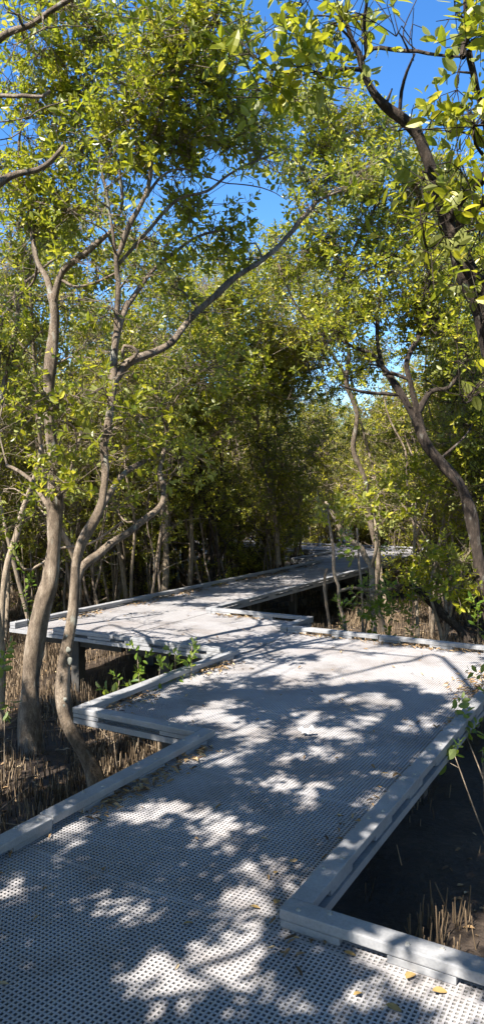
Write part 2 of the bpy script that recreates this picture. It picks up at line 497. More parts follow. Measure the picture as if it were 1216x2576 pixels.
def sprig_template(kind, seed, npairs=5, L=.086, length=.13):
    r = np.random.default_rng(seed)
    Vs, Qs, Ts, n = [], [], [], 0
    for k in range(npairs):
        z = length * (k / max(1, npairs - 1)) ** .8
        for s in (0, 1):
            if r.random() < .12: continue
            ang = k * np.pi / 2 + s * np.pi + r.normal(0, .35)
            el = np.interp(k, [0, npairs - 1], [.15, 1.05]) + r.normal(0, .22)
            l = L * r.uniform(.5, 1.25) * np.interp(k, [0, npairs - 1], [1.05, .7])
            V, Q, T = leaf_template(kind, l, l * r.uniform(.2, .27), r.uniform(.1, .5), r.uniform(-.05, .3))
            roll = r.normal(0, .45)
            c, s_ = np.cos(roll), np.sin(roll)
            V = V @ np.array([[1, 0, 0], [0, c, -s_], [0, s_, c]]).T
            c, s_ = np.cos(el), np.sin(el)
            V = V @ np.array([[c, 0, -s_], [0, 1, 0], [s_, 0, c]]).T
            V = V + [.006, 0, 0]
            c, s_ = np.cos(ang), np.sin(ang)
            V = V @ np.array([[c, -s_, 0], [s_, c, 0], [0, 0, 1]]).T + [0, 0, z]
            Vs.append(V)
            if Q is not None: Qs.append(Q + n)
            if T is not None: Ts.append(T + n)
            n += len(V)
    return np.concatenate(Vs), (np.concatenate(Qs) if Qs else None), (np.concatenate(Ts) if Ts else None)


SPRIGS = {k: [sprig_template(k, 10 * i + 1) for i in range(6)] for k in ('near', 'mid', 'far')}


def frames(ax, r):
    ax = ax / (np.linalg.norm(ax, axis=1)[:, None] + 1e-9)
    h = r.normal(size=ax.shape)
    u = np.cross(ax, h); u /= np.linalg.norm(u, axis=1)[:, None] + 1e-9
    w = np.cross(ax, u)
    return np.stack([u, w, ax], -1)           # columns


def crown_acc(pos, ax, scale, kind, r):
    acc = Acc()
    pos = np.asarray(pos); v = r.integers(0, 6, len(pos))
    Fm = frames(np.asarray(ax, float), r)
    for k in range(6):
        m = np.where(v == k)[0]
        if not len(m): continue
        V, Q, T = SPRIGS[kind][k]
        W = np.einsum('nij,vj->nvi', Fm[m], V) * np.asarray(scale)[m][:, None, None] + pos[m][:, None]
        o = (np.arange(len(m)) * len(V))[:, None, None]
        acc.add(W.reshape(-1, 3), None if Q is None else (Q[None] + o).reshape(-1, Q.shape[1]), None if T is None else (T[None] + o).reshape(-1, 3))
    return acc


# patches of deck that lie in the sun (x, y, rx, ry as seen in the photograph at 1216 wide)
LIT = []
for z in [(1010, 185, 130, 40), (690, 390, 90, 30), (640, 480, 170, 55), (860, 440, 90, 60), (1080, 470, 140, 90), (990, 600, 90, 40), (360, 640, 65, 22), (380, 700, 45, 22),
          (890, 715, 45, 18), (960, 790, 90, 35), (980, 650, 35, 17), (1170, 880, 70, 120), (730, 990, 130, 55), (270, 905, 45, 17), (50, 860, 70, 40), (1110, 1080, 70, 45),
          (650, 1230, 65, 40), (870, 1180, 110, 45), (900, 1350, 320, 115), (400, 1400, 75, 42), (650, 1460, 100, 50), (40, 1190, 70, 35), (1100, 1250, 130, 110)]:
    LIT.append((z[0] / 2, 1824 + z[1] / 2, z[2] / 2, z[3] / 2))
for z in [(60, 90, 95, 42), (200, 160, 62, 30), (350, 150, 120, 38), (560, 60, 65, 42), (580, 150, 45, 14), (350, 300, 100, 45), (680, 250, 95, 30), (60, 550, 75, 42), (220, 390, 62, 32),
          (450, 580, 65, 32), (650, 350, 65, 40), (100, 720, 135, 60), (70, 830, 150, 85), (60, 1080, 110, 85), (90, 1300, 110, 110), (260, 1410, 100, 80), (920, 1300, 210, 70),
          (560, 1410, 260, 85), (1100, 1410, 160, 90), (330, 820, 90, 60), (520, 1130, 130, 40), (420, 700, 60, 40), (800, 1050, 130, 60), (1050, 1150, 140, 60)]:
    LIT.append((608 + z[0] / 2, 1824 + z[1] / 2, z[2] / 2, z[3] / 2))
for z in [(700, 830, 330, 85), (1000, 880, 260, 75), (150, 860, 150, 40), (90, 760, 120, 20), (760, 1020, 55, 20), (330, 1085, 120, 30), (560, 1110, 90, 26), (880, 1135, 125, 40), (70, 1180, 85, 42),
          (210, 1290, 65, 28), (400, 1290, 110, 26), (570, 1290, 55, 17), (90, 950, 60, 20), (500, 735, 200, 40), (900, 750, 120, 22), (1150, 800, 120, 40), (60, 640, 130, 40), (60, 500, 100, 20)]:
    LIT.append((608 + z[0] / 2, 1258 + z[1] / 2, z[2] / 2, z[3] / 2))
for z in [(820, 590, 330, 62), (560, 640, 180, 30), (1000, 640, 200, 40), (1130, 1010, 75, 32), (1170, 910, 65, 42), (1000, 1040, 60, 20), (980, 1110, 62, 22), (1080, 780, 60, 25), (1180, 560, 80, 30),
          (430, 620, 120, 25), (300, 1040, 80, 20)]:
    LIT.append((z[0] / 2, 1258 + z[1] / 2, z[2] / 2, z[3] / 2))
LIT += [(800, 1602, 90, 16), (620, 1500, 60, 10), (700, 1462, 60, 8), (400, 1490, 90, 9), (300, 1530, 120, 14), (560, 1560, 90, 26), (760, 1640, 60, 10)]
LIT = np.array(LIT)
SKY = np.array([(645, 15, 42, 30), (960, 190, 55, 60), (1010, 60, 75, 45), (1060, 20, 40, 40), (890, 190, 45, 30), (850, 255, 30, 22), (1040, 110, 40, 30), (655, 478, 48, 30), (600, 450, 20, 14),
                (680, 530, 26, 18), (560, 470, 18, 16), (630, 560, 14, 18), (30, 195, 34, 14), (25, 350, 26, 30), (60, 250, 20, 10), (205, 155, 22, 18), (110, 115, 25, 25), (285, 245, 24, 14),
                (1000, 240, 25, 30), (1090, 370, 22, 25), (740, 330, 14, 14), (850, 520, 20, 14), (455, 265, 18, 14), (520, 400, 24, 20), (215, 340, 20, 15), (300, 235, 16, 30), (70, 345, 25, 15), (225, 610, 30, 25),
                (225, 670, 20, 20), (20, 680, 24, 30), (385, 755, 22, 12), (545, 790, 26, 14), (60, 935, 25, 14), (1015, 690, 16, 16)], float)


def inside(E, x, y, grow=1.0):
    m = np.zeros(len(x), bool)
    for a, b, rx, ry in E:
        m |= ((x - a) / (rx * grow)) ** 2 + ((y - b) / (ry * grow)) ** 2 < 1
    return m


def lit_hit(P, grow=1.0, z=0.0):
    """does the shadow of P fall on a sunny patch of the deck?"""
    t = (P[:, 2] - z) / TOSUN[2]
    Q = P - TOSUN[None] * t[:, None]
    x, y, d = proj(Q)
    return inside(LIT, x, y, grow) & (d > .5) & (t > 0)


TREES = 'mangrove trees along the boardwalk'


def nearest(S, p):
    d = ((S[:, :3] - p) ** 2).sum(1)
    # prefer a foot that lies below the point
    d = d + np.maximum(0, S[:, 2] - p[2] + .1) ** 2 * 2
    return int(np.argmin(d))


def grow(skel, wood, blobs, r, twig_r=.0035, cull=True, per=.0088, sticks_share=1.0, sky=True, litg=.9):
    """blobs: (centre xyz, radii xyz, density). Adds branches to wood; returns sprig pos / axis"""
    pos, axs = [], []
    for c, rad, k in blobs:
        c, rad = np.asarray(c, float), np.asarray(rad, float)
        n = int(k * np.pi * rad[0] * rad[2] / per)
        if n < 2: n = 2
        i = nearest(skel, c)
        s = skel[i]
        mid = (s[:3] + c) / 2 + r.normal(0, .12, 3) * np.linalg.norm(c - s[:3]) * .8 + [0, 0, .04]
        L = np.linalg.norm(c - s[:3])
        r0 = min(s[3] * .6, .008 + .009 * L + .004 * rad[0])
        P = spline(np.array([[*s[:3], r0], [*mid, r0 * .75], [*c, r0 * .45]]), .12)
        tube(wood, P[:, :3], P[:, 3], 5, .12)
        loc = [P]
        m = max(2, int(n / 14))
        sub = c + np.clip(r.normal(0, .52, (m, 3)), -1, 1) * rad
        per_sub = []
        for q in sub:
            S = np.vstack(loc)
            a = S[nearest(S, q)]
            md = (a[:3] + q) / 2 + r.normal(0, .1, 3) * np.linalg.norm(q - a[:3])
            rr = max(.004, min(a[3] * .6, .008))
            B = spline(np.array([[*a[:3], rr], [*md, rr * .8], [*q, rr * .55]]), .12)
            tube(wood, B[:, :3], B[:, 3], 4)
            loc.append(B); per_sub.append(B)
        nb_ = len(per_sub) * 2
        if nb_:
            pick = [per_sub[i_][r.integers(len(per_sub[i_])), :3] for i_ in r.integers(0, len(per_sub), nb_)]
            for p0 in pick:
                v_ = r.normal(0, 1, 3) + [0, 0, .3]; v_ *= r.uniform(.15, .4) / np.linalg.norm(v_)
                m1 = p0 + v_ * .5 + r.normal(0, .03, 3); e1 = p0 + v_
                if cull:
                    if inside(SKY, *[np.atleast_1d(q_) for q_ in proj(e1)[:2]], .7)[0] and r.random() < .6: continue
                sticks(wood, [p0, m1, m1], [m1, e1, m1 + r.normal(0, .09, 3)], twig_r * 1.1, twig_r * .7)
        for q, B in zip(sub, per_sub):
            kk = int(np.ceil(n / m))
            p = q + r.normal(0, 1, (kk, 3)) * np.minimum(.1 + .13 * rad, .24) * [1, 1, .8]
            keep = np.ones(kk, bool)
            if cull:
                x, y, d = proj(p)
                if sky: keep &= ~(inside(SKY, x, y) & (r.random(kk) < .93))
                keep &= ~(lit_hit(p, litg) & (r.random(kk) < .93))
            p = p[keep]
            if not len(p): continue
            b = B[r.integers(max(0, len(B) // 3), len(B), len(p)), :3]
            ax = (p - b) / (np.linalg.norm(p - b, axis=1)[:, None] + 1e-6) + np.array([0, 0, .55]) + r.normal(0, .35, p.shape)
            pos.append(p); axs.append(ax)
            w = r.random(len(p)) < sticks_share
            axn = ax / np.linalg.norm(ax, axis=1)[:, None]
            sticks(wood, b[w], p[w], twig_r, twig_r * .7)
            sticks(wood, p[w], (p + axn * .1)[w], twig_r * .7, twig_r * .4)
    if not pos: return np.zeros((0, 3)), np.zeros((0, 3))
    return np.concatenate(pos), np.concatenate(axs)


def pxpath(pts, d0, d1):
    """traced limb: (px, py, half width px); distance runs from d0 to d1"""
    a = np.array(pts, float)
    s = np.concatenate([[0], np.cumsum(np.hypot(*np.diff(a[:, :2], axis=0).T))]); s /= s[-1]
    d = d0 + (d1 - d0) * s
    P = at(a[:, 0], a[:, 1], d)
    return np.hstack([P, (a[:, 2] * .86 * d / F)[:, None]])


OPEN = []                      # what the photograph shows in full sun: no unseen crown may stand in front of its sun


_r = at(1192, 2350, 2.0) - [0, 0, H]
TUFT = _r * ((MUD + .12 - H) / _r[2]) + [0, 0, H]      # clump of roots in the sun at the right


def hero(label, paths, blobs, bark, seed, kind='mid', scale=1.0, leaf=None, knob=.1, k_all=1.0, base=None, extra=None, litg=1.12, name='mangrove_tree'):
    """paths: [(pts, d0, d1)] traced in the photograph; the first one starts at the foot of the trunk"""
    r = np.random.default_rng(seed)
    wood, twigs, sk = Acc(), Acc(), []
    if len(blobs) <= 4: twigs = wood
    for j, (pts, d0, d1) in enumerate(paths):
        P = pxpath(pts, d0, d1) if d0 is not None else np.array(pts, float)
        if j == 0 and base is not None: P = np.vstack([np.array(base, float), P])
        if j and len(sk):
            S = np.vstack(sk); i = nearest(S, P[0, :3])
            if np.linalg.norm(S[i, :3] - P[0, :3]) < .9:
                P[0, :3] = S[i, :3]
        st = .09 if j < 4 else .07
        Q = spline(P, st)
        if j == 0 and base is None:
            Q[:, 3] *= 1 + .35 * np.exp(-(Q[:, 2] - Q[0, 2]) / .12)
        Q[:, :3] += np.cumsum(r.normal(0, .0055, (len(Q), 3)), 0) * np.minimum(1, np.arange(len(Q)) / 8)[:, None] * (0.5 if j else .25)
        tube(wood, Q[:, :3], Q[:, 3], 12 if Q[:, 3].max() > .05 else 7, knob)
        sk.append(Q)
    skel = np.vstack(sk)
    bl = []
    if seed in (11, 12, 14):
        OPEN.extend((at(b[0], b[1], b[2]), max(b[3], b[4]) * b[2] / F * 1.0 + .08) for b in blobs)
        OPEN.extend((q[:3], .36) for q in sk[0][::4] if q[2] > -.1)
    for b in blobs:
        x, y, d, rx, ry = b[:5]; k = b[5] if len(b) > 5 else 1.0
        w = rx * d / F
        bl.append((at(x, y, d), (w, w * 1.1, ry * d / F), k * 2.3 * k_all))
    if extra: bl += extra
    pos, ax = grow(skel, twigs, bl, r, litg=litg)
    foot = skel[0, :3].copy()
    root = empty(name, foot, label, 'tree', TREES)
    new_obj('trunk', wood.mesh('trunk', True, foot), bark, root)
    if len(pos):
        cr = new_obj('crown', crown_acc(pos, ax, scale * r.uniform(.75, 1.25, len(pos)), kind, r).mesh('crown', False, foot), leaf or M_leaf, root)
        if twigs is not wood: new_obj('twigs', twigs.mesh('twigs', True, foot), bark, root)
    return root, skel


# --- traced trees
T1, sk1 = hero('stout grey trunk nearest the left edge, forking high into two limbs', [
    ([(80, 1905, 33), (75, 1760, 28), (88, 1620, 28), (108, 1525, 26), (130, 1450, 23), (138, 1350, 21), (138, 1230, 21), (135, 1150, 18), (125, 1060, 15), (125, 950, 16), (135, 850, 17), (138, 790, 14), (130, 745, 13)], 6.75, 6.9),
    ([(130, 750, 11), (118, 700, 9), (95, 660, 8), (85, 610, 7), (80, 540, 7), (62, 480, 5), (50, 400, 4), (60, 300, 3)], 6.9, 7.3),
    ([(133, 750, 11), (148, 700, 10), (165, 670, 10), (200, 640, 9), (240, 605, 8), (275, 570, 6), (300, 500, 5), (290, 400, 4)], 6.9, 6.6),
    ([(82, 545, 6), (110, 510, 5), (150, 490, 5), (185, 455, 4), (205, 380, 3)], 7.1, 7.0),
    ([(160, 680, 5), (185, 720, 4), (220, 715, 4), (260, 700, 4), (300, 680, 3)], 6.9, 6.6),
    ([(130, 1290, 8), (100, 1240, 7), (70, 1200, 6), (20, 1170, 5)], 6.8, 7.6)],
    [(40, 570, 7.2, 90, 80), (40, 230, 7, 60, 45, .7), (30, 420, 7.4, 60, 50, .7), (140, 560, 7, 60, 60, .7), (170, 780, 7, 60, 50, .7), (130, 440, 7, 90, 80), (230, 520, 6.8, 80, 70), (60, 320, 7.3, 80, 90, .5), (160, 260, 7, 110, 90), (90, 130, 6.6, 110, 80, .8), (230, 120, 6.6, 120, 90), (210, 380, 7, 90, 70),
     (20, 760, 8, 60, 60), (250, 680, 6.8, 60, 50), (180, 30, 6.2, 140, 60), (200, 1000, 6.3, 80, 45, 1.1), (130, 1000, 6.2, 60, 40, .7), (150, 1120, 6.4, 55, 60, .7), (190, 1230, 6.3, 60, 50, .6), (90, 1290, 7.3, 50, 50, .7), (90, 1060, 7.2, 60, 60, .7), (230, 900, 6.8, 60, 40, .7), (60, 1190, 7.6, 60, 50, .8), (10, 1000, 7.8, 60, 80, .7)],
    M_bark, 11, knob=.17, scale=.84, k_all=1.3)

T2, sk2 = hero('slimmer lichen-spotted trunk beside the left kerb, with a long limb arching right', [
    ([(252, 2010, 24), (230, 1930, 22), (205, 1885, 21), (178, 1840, 22), (162, 1790, 21), (158, 1720, 20), (165, 1640, 18), (178, 1560, 16), (185, 1480, 15), (188, 1425, 14), (202, 1365, 14), (235, 1308, 14), (252, 1265, 13), (263, 1180, 11), (258, 1120, 11),
      (270, 1050, 11), (280, 960, 12), (285, 880, 12), (292, 830, 11), (305, 790, 9), (320, 755, 8)], 5.55, 6.2),
    ([(288, 935, 12), (320, 914, 12), (360, 897, 12), (400, 884, 11), (435, 864, 11), (460, 829, 10), (490, 794, 10), (530, 759, 9), (570, 724, 9), (608, 694, 8), (648, 669, 8), (678, 644, 7), (708, 615, 7), (738, 580, 7), (778, 535, 6), (808, 507, 5), (858, 487, 3)], 6.1, 7.4),
    ([(183, 1480, 13), (197, 1450, 12), (212, 1423, 12), (245, 1398, 12), (280, 1368, 11), (320, 1343, 11), (370, 1303, 10), (405, 1270, 9), (412, 1225, 8), (400, 1190, 7), (410, 1150, 7), (420, 1090, 6)], 5.95, 7.2),
    ([(320, 760, 7), (350, 724, 7), (380, 684, 6), (425, 644, 5), (500, 590, 4), (608, 560, 3)], 6.2, 6.8),
    ([(290, 830, 8), (296, 729, 8), (290, 654, 8), (300, 628, 8), (320, 565, 8), (360, 490, 7), (372, 425, 7), (382, 325, 6), (395, 260, 5), (425, 195, 4)], 6.2, 5.9),
    ([(330, 640, 5), (375, 580, 5), (450, 500, 5), (525, 480, 4), (608, 420, 3), (700, 380, 2)], 6.1, 6.4),
    ([(360, 490, 5), (410, 440, 4), (470, 420, 3), (560, 455, 2), (660, 470, 1.5), (720, 500, 1)], 6.0, 6.6),
    ([(300, 640, 5), (280, 560, 5), (265, 470, 4), (250, 400, 3)], 6.1, 6.0),
    ([(250, 1270, 9), (300, 1200, 8), (335, 1170, 8), (375, 1147, 7), (430, 1120, 5)], 6.1, 7.4),
    ([(330, 910, 7), (345, 885, 6), (310, 872, 5), (305, 900, 4)], 6.1, 6.05)],
    [(330, 330, 6, 90, 100), (420, 230, 6, 110, 100), (350, 120, 5.8, 120, 100), (470, 90, 6, 110, 90), (520, 250, 6.2, 100, 90), (420, 400, 6.2, 90, 70), (540, 60, 6, 70, 60), (255, 440, 5.6, 60, 60),
     (205, 550, 5.5, 45, 40), (330, 690, 6, 60, 50), (270, 780, 6, 60, 40), (390, 610, 6.2, 70, 50), (490, 775, 6.5, 55, 25, .7), (780, 470, 7.2, 80, 45, .8), (860, 470, 7.2, 60, 40, .8), (620, 330, 6.5, 70, 70), (560, 150, 6, 60, 80), (500, 420, 6.4, 60, 50), (560, 350, 6.6, 60, 50), (470, 530, 6.5, 60, 40), (545, 560, 6.8, 55, 35, .9), (610, 620, 7, 55, 35, .8), (430, 720, 6.6, 60, 40, .8), (560, 250, 6.4, 60, 50), (660, 400, 7, 50, 30, .7), (520, 640, 7, 60, 40, .8),
     (230, 990, 5.6, 80, 45, .8), (300, 1080, 5.8, 50, 50, .7), (250, 1180, 6.4, 50, 50, .7), (290, 1280, 6.8, 50, 40, .7), (320, 1010, 6.5, 80, 60, .8), (400, 1010, 7, 80, 80, .8), (360, 1120, 7, 70, 50, .8), (480, 950, 7, 80, 60, .8), (450, 1180, 7.6, 80, 60, .8)],
    M_bark, 12, knob=.16, scale=.84, k_all=1.3)

T4, sk4 = hero('dark rough-barked trunk leaning in from the upper right corner', [
    ([(1250, 900, 40), (1212, 754, 37), (1173, 685, 31), (1140, 590, 22), (1113, 525, 18), (1098, 465, 16), (1073, 390, 16), (1053, 340, 15), (1023, 305, 15), (988, 280, 15), (953, 250, 13), (928, 210, 11), (913, 175, 10), (903, 135, 9), (885, 100, 7), (870, 50, 5)], 5.0, 4.7),
    ([(905, 128, 6), (938, 122, 6), (1003, 130, 6), (1048, 135, 5), (1103, 147, 4), (1160, 150, 3)], 4.72, 4.3),
    ([(903, 140, 7), (858, 175, 6), (818, 190, 5), (760, 180, 4), (700, 200, 3), (650, 200, 2)], 4.7, 4.6),
    ([(1118, 540, 12), (1158, 500, 14), (1216, 445, 16), (1290, 380, 14), (1330, 200, 10)], 4.8, 4.4),
    ([(1150, 590, 13), (1158, 550, 14), (1188, 530, 15), (1250, 480, 14)], 4.85, 4.4),
    ([(1003, 275, 6), (1008, 230, 5), (1020, 180, 4), (1038, 138, 3)], 4.8, 4.6),
    ([(968, 245, 5), (985, 222, 2)], 4.8, 4.75),
    ([(905, 110, 6), (915, 60, 6), (920, 20, 5), (930, -40, 5)], 4.7, 4.5),
    ([(1000, 128, 2), (1012, 90, 2), (1022, 50, 1.6), (1045, 0, 1.5)], 4.5, 4.5), ([(1018, 85, 1.4), (1035, 60, 1.2), (1058, 70, 1)], 4.5, 4.5),
    ([(1190, 720, 6), (1130, 625, 4), (1165, 595, 3), (1216, 570, 3)], 4.9, 4.2),
    ([(1230, 880, 6), (1205, 990, 4), (1180, 1010, 3), (1165, 990, 2)], 5.0, 4.0),
    ([(1180, 130, 9), (1172, 60, 9), (1175, 0, 9), (1178, -60, 8)], 4.4, 4.4), ([(1290, 380, 10), (1200, 220, 9), (1180, 130, 9)], 4.4, 4.4)],
    [(620, 120, 4.6, 55, 45, .9), (690, 190, 4.6, 80, 60, .9), (770, 140, 4.5, 80, 55, .9), (640, 220, 4.6, 60, 50, .9), (740, 50, 4.8, 70, 45, .9), (830, 60, 4.6, 60, 45, .9), (890, 30, 4.5, 50, 35, .9), (1000, 80, 4.4, 25, 12, 1),
     (1150, 180, 4.2, 60, 80, .8), (1190, 300, 4, 50, 80, .8), (1120, 330, 4.4, 40, 40, .8), (1190, 60, 4.2, 55, 60, .9), (1150, 420, 4.2, 50, 40, .6), (1060, 560, 3.9, 50, 35, .6), (1120, 590, 3.9, 60, 40, .6), (1185, 560, 3.8, 40, 40, .6), (1195, 690, 4.0, 40, 40, .6), (1060, 430, 4.6, 40, 40, .6), (1000, 330, 5.0, 40, 30, .5),
     (1175, 1000, 4.0, 26, 34, .5), (1212, 805, 3.6, 22, 30, .5), (1190, 940, 4.2, 30, 30, .4), (1140, 20, 4.3, 50, 40, .7)],
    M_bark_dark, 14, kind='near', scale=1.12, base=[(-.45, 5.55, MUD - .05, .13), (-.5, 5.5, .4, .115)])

T3, sk3 = hero('tall dark trunk leaning left behind the sunny platform, splitting into several stems', [
    ([(1272, 1745, 24), (1245, 1600, 21), (1216, 1500, 19), (1200, 1400, 17), (1183, 1308, 17), (1165, 1250, 17), (1148, 1214, 16), (1108, 1169, 15), (1068, 1119, 15), (1045, 1069, 13), (1020, 1019, 11), (990, 969, 10), (958, 924, 8), (930, 890, 7), (888, 874, 5), (840, 850, 3)], 8.9, 9.0),
    ([(1056, 1090, 12), (1048, 1040, 10), (1036, 985, 9), (1023, 939, 8), (1018, 909, 7), (1038, 864, 7), (1063, 814, 6), (1073, 779, 5), (1075, 680, 4)], 8.95, 8.8),
    ([(1058, 1025, 9), (1083, 984, 8), (1128, 974, 7), (1158, 924, 6), (1185, 850, 5)], 8.9, 8.6),
    ([(950, 910, 7), (948, 860, 6), (950, 790, 5), (953, 729, 4), (940, 640, 3)], 9, 9.2),
    ([(1000, 985, 6), (960, 990, 5), (900, 985, 4), (850, 970, 3)], 9, 8.7), ([(1020, 945, 6), (985, 938, 5), (962, 940, 4)], 9, 8.8)],
    [(890, 800, 9, 80, 60), (960, 700, 9, 90, 70), (1060, 720, 9, 80, 60), (1130, 820, 9, 80, 70), (1170, 680, 8.8, 70, 60), (1130, 950, 9.5, 50, 40, .7), (870, 940, 9.3, 50, 25, .6), (1190, 900, 8.5, 50, 60, .8), (1190, 1060, 9.6, 50, 60, .8), (1030, 800, 9.2, 70, 60), (820, 860, 9.2, 70, 50, .8)],
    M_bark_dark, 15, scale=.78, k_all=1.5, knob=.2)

T12, sk12 = hero('tall slender pale tree behind the platform with a high open crown', [
    ([(962, 1585, 10), (944, 1500, 8), (950, 1400, 8), (928, 1310, 8), (915, 1210, 7), (886, 1130, 7), (894, 1040, 7), (868, 960, 7), (874, 880, 6), (848, 790, 6), (850, 700, 6), (830, 560, 6), (815, 440, 5), (820, 330, 4)], 11.2, 9.4),
    ([(850, 700, 5), (900, 600, 4), (950, 500, 4), (970, 400, 3)], 9.9, 9.2), ([(840, 620, 5), (770, 560, 4), (730, 440, 3), (700, 350, 2)], 9.7, 9.2), ([(870, 930, 5), (800, 840, 4), (740, 760, 3), (700, 660, 3)], 10, 10)],
    [(680, 330, 9, 70, 60), (760, 300, 9, 90, 60), (830, 360, 9, 90, 80), (900, 330, 9.2, 90, 60), (960, 310, 9, 60, 40), (980, 420, 9, 100, 80), (880, 450, 9, 100, 60), (760, 420, 9, 60, 40), (930, 560, 9.5, 110, 70), (800, 620, 9.5, 100, 60),
     (1060, 500, 9.5, 90, 80), (720, 660, 10, 90, 60), (1010, 640, 9.5, 80, 60), (1080, 400, 9.2, 60, 60), (740, 250, 8.5, 60, 40)],
    M_bark, 16, scale=.8, k_all=1.25)

T13, sk13 = hero('spreading tree in the middle distance under the open patch of sky', [
    ([(700, 1420, 7), (690, 1300, 7), (660, 1150, 6), (640, 1000, 6), (650, 880, 5), (670, 760, 4), (690, 680, 3)], 15.5, 14.5),
    ([(650, 1080, 5), (600, 950, 4), (570, 850, 4), (560, 740, 3)], 15, 14.5), ([(645, 960, 4), (720, 880, 4), (780, 800, 3)], 14.8, 14)],
    [(580, 720, 14, 80, 50), (660, 700, 14.5, 80, 45), (620, 790, 14, 90, 50), (720, 750, 14, 80, 60), (540, 830, 14.5, 70, 50), (700, 850, 14, 90, 60), (780, 830, 13.5, 80, 60), (600, 890, 14.5, 90, 60), (690, 640, 14, 50, 30, .7), (560, 650, 13, 50, 30, .8),
     (760, 920, 14.5, 90, 60), (660, 960, 15, 90, 60), (800, 740, 13.5, 60, 50)],
    M_bark_thin, 33, kind='far', leaf=M_leaf_far)

T7, sk7 = hero('tree outside the left edge reaching broken and mossy limbs into the sky', [
    ([(-260, 2150, 40), (-230, 1900, 34), (-200, 1500, 30), (-190, 1100, 27), (-150, 800, 23), (-80, 560, 18), (0, 465, 12), (50, 440, 9), (100, 430, 8), (135, 405, 7), (165, 370, 5)], 5.0, 6.0),
    ([(-120, 700, 16), (-110, 480, 14), (-60, 260, 9), (0, 244, 6), (65, 241, 6), (115, 243, 5), (134, 229, 5)], 5.5, 5.2),
    ([(-110, 480, 12), (-60, 200, 12), (0, 97, 10), (85, 56, 9), (130, 25, 8), (180, -10, 7), (260, -60, 5)], 5.4, 4.4),
    ([(0, 320, 2), (50, 300, 2), (110, 270, 2), (170, 250, 1.5)], 5.3, 5.6), ([(0, 370, 2), (30, 340, 1.6), (60, 300, 1.4)], 5.4, 5.5)],
    [(20, 30, 4.6, 60, 40, .6), (110, 70, 4.6, 40, 25, .4), (10, 450, 6, 50, 30, .4), (170, 380, 6, 40, 30, .4)],
    M_bark, 17, kind='near')

T5, sk5 = hero('short pale trunk behind the far left kerb, catching full sun', [
    ([(412, 1520, 10), (417, 1430, 9), (415, 1330, 9), (418, 1270, 9), (405, 1215, 8), (400, 1180, 7), (418, 1130, 7), (450, 1085, 6), (470, 1000, 5)], 13.2, 13.4),
    ([(405, 1200, 6), (440, 1144, 6), (500, 1129, 5), (540, 1094, 5), (608, 1054, 4)], 13.3, 13)],
    [(450, 1020, 13.3, 90, 60), (540, 1060, 13, 70, 50), (390, 1080, 13.5, 70, 60), (480, 920, 13.3, 90, 60), (580, 980, 13, 60, 50), (400, 1180, 13.6, 60, 40, .7)], M_bark_thin, 18)

T9, sk9 = hero('thin dark tree leaning at the left edge behind the stout trunk', [
    ([(-40, 1560, 11), (-30, 1350, 10), (-5, 1050, 8), (15, 939, 7), (32, 870, 7), (42, 809, 6), (50, 754, 6), (65, 704, 5), (90, 600, 4)], 9.3, 9.4),
    ([(-10, 1100, 7), (0, 829, 6), (25, 774, 6), (48, 725, 5), (100, 680, 4), (150, 640, 3)], 9.3, 9.0), ([(20, 920, 4), (60, 880, 3), (110, 830, 3)], 9.4, 9.6)],
    [(20, 650, 9.2, 80, 60, .8), (60, 780, 9.6, 70, 60, .7), (-20, 860, 9.3, 60, 70), (100, 900, 10, 60, 50, .8), (30, 1080, 9.6, 70, 60), (100, 600, 9.3, 70, 50)], M_bark, 19)

T10, sk10 = hero('crooked sunlit stem low at the left edge behind the stout trunk', [
    ([(0, 1600, 10), (10, 1480, 9), (22, 1410, 9), (45, 1343, 9), (58, 1288, 8), (72, 1250, 7), (90, 1200, 6), (110, 1120, 5)], 8.4, 8.6)],
    [(60, 1150, 8.6, 70, 50, .9), (10, 1230, 8.6, 50, 40, .8), (120, 1260, 9, 40, 40, .6)], M_bark_thin, 20)
T11, sk11 = hero('thin pale trunk cut by the left edge beside the mud', [
    ([(10, 1960, 13), (2, 1820, 11), (6, 1660, 9), (-4, 1560, 8), (-20, 1400, 7)], 7.5, 7.6)], [(-95, 1330, 7.2, 50, 60, .8)], M_bark_thin, 21)

S1, _ = hero('crooked double stem in front of the far walkway, bare below', [
    ([(868, 1640, 6), (866, 1573, 5), (853, 1518, 5), (850, 1473, 5), (840, 1443, 5), (836, 1383, 4.5), (828, 1323, 4), (822, 1280, 3)], 9.0, 9.2),
    ([(850, 1470, 5), (888, 1478, 5), (930, 1486, 5), (965, 1488, 5)], 9.1, 9.6)], [(830, 1270, 9.2, 40, 30, .7)], M_bark_thin, 22)
S2, _ = hero('bare broken stump stem standing by the far walkway', [
    ([(832, 1640, 5), (828, 1578, 4.5), (818, 1498, 4.5), (816, 1453, 4.5), (823, 1430, 4)], 9.3, 9.3)], [], M_bark, 23)
S3, _ = hero('thick knotted stem right of the far walkway with leafy top', [
    ([(945, 1650, 9), (938, 1560, 8), (935, 1490, 9), (933, 1430, 9), (918, 1400, 9), (903, 1370, 8), (870, 1352, 7), (845, 1305, 6), (820, 1260, 4)], 9.6, 10.2),
    ([(930, 1420, 6), (945, 1370, 5), (940, 1300, 4), (950, 1240, 3)], 9.7, 9.8)], [(900, 1270, 9.8, 60, 40, .8), (960, 1240, 10, 60, 50, .8)], M_bark_thin, 24)
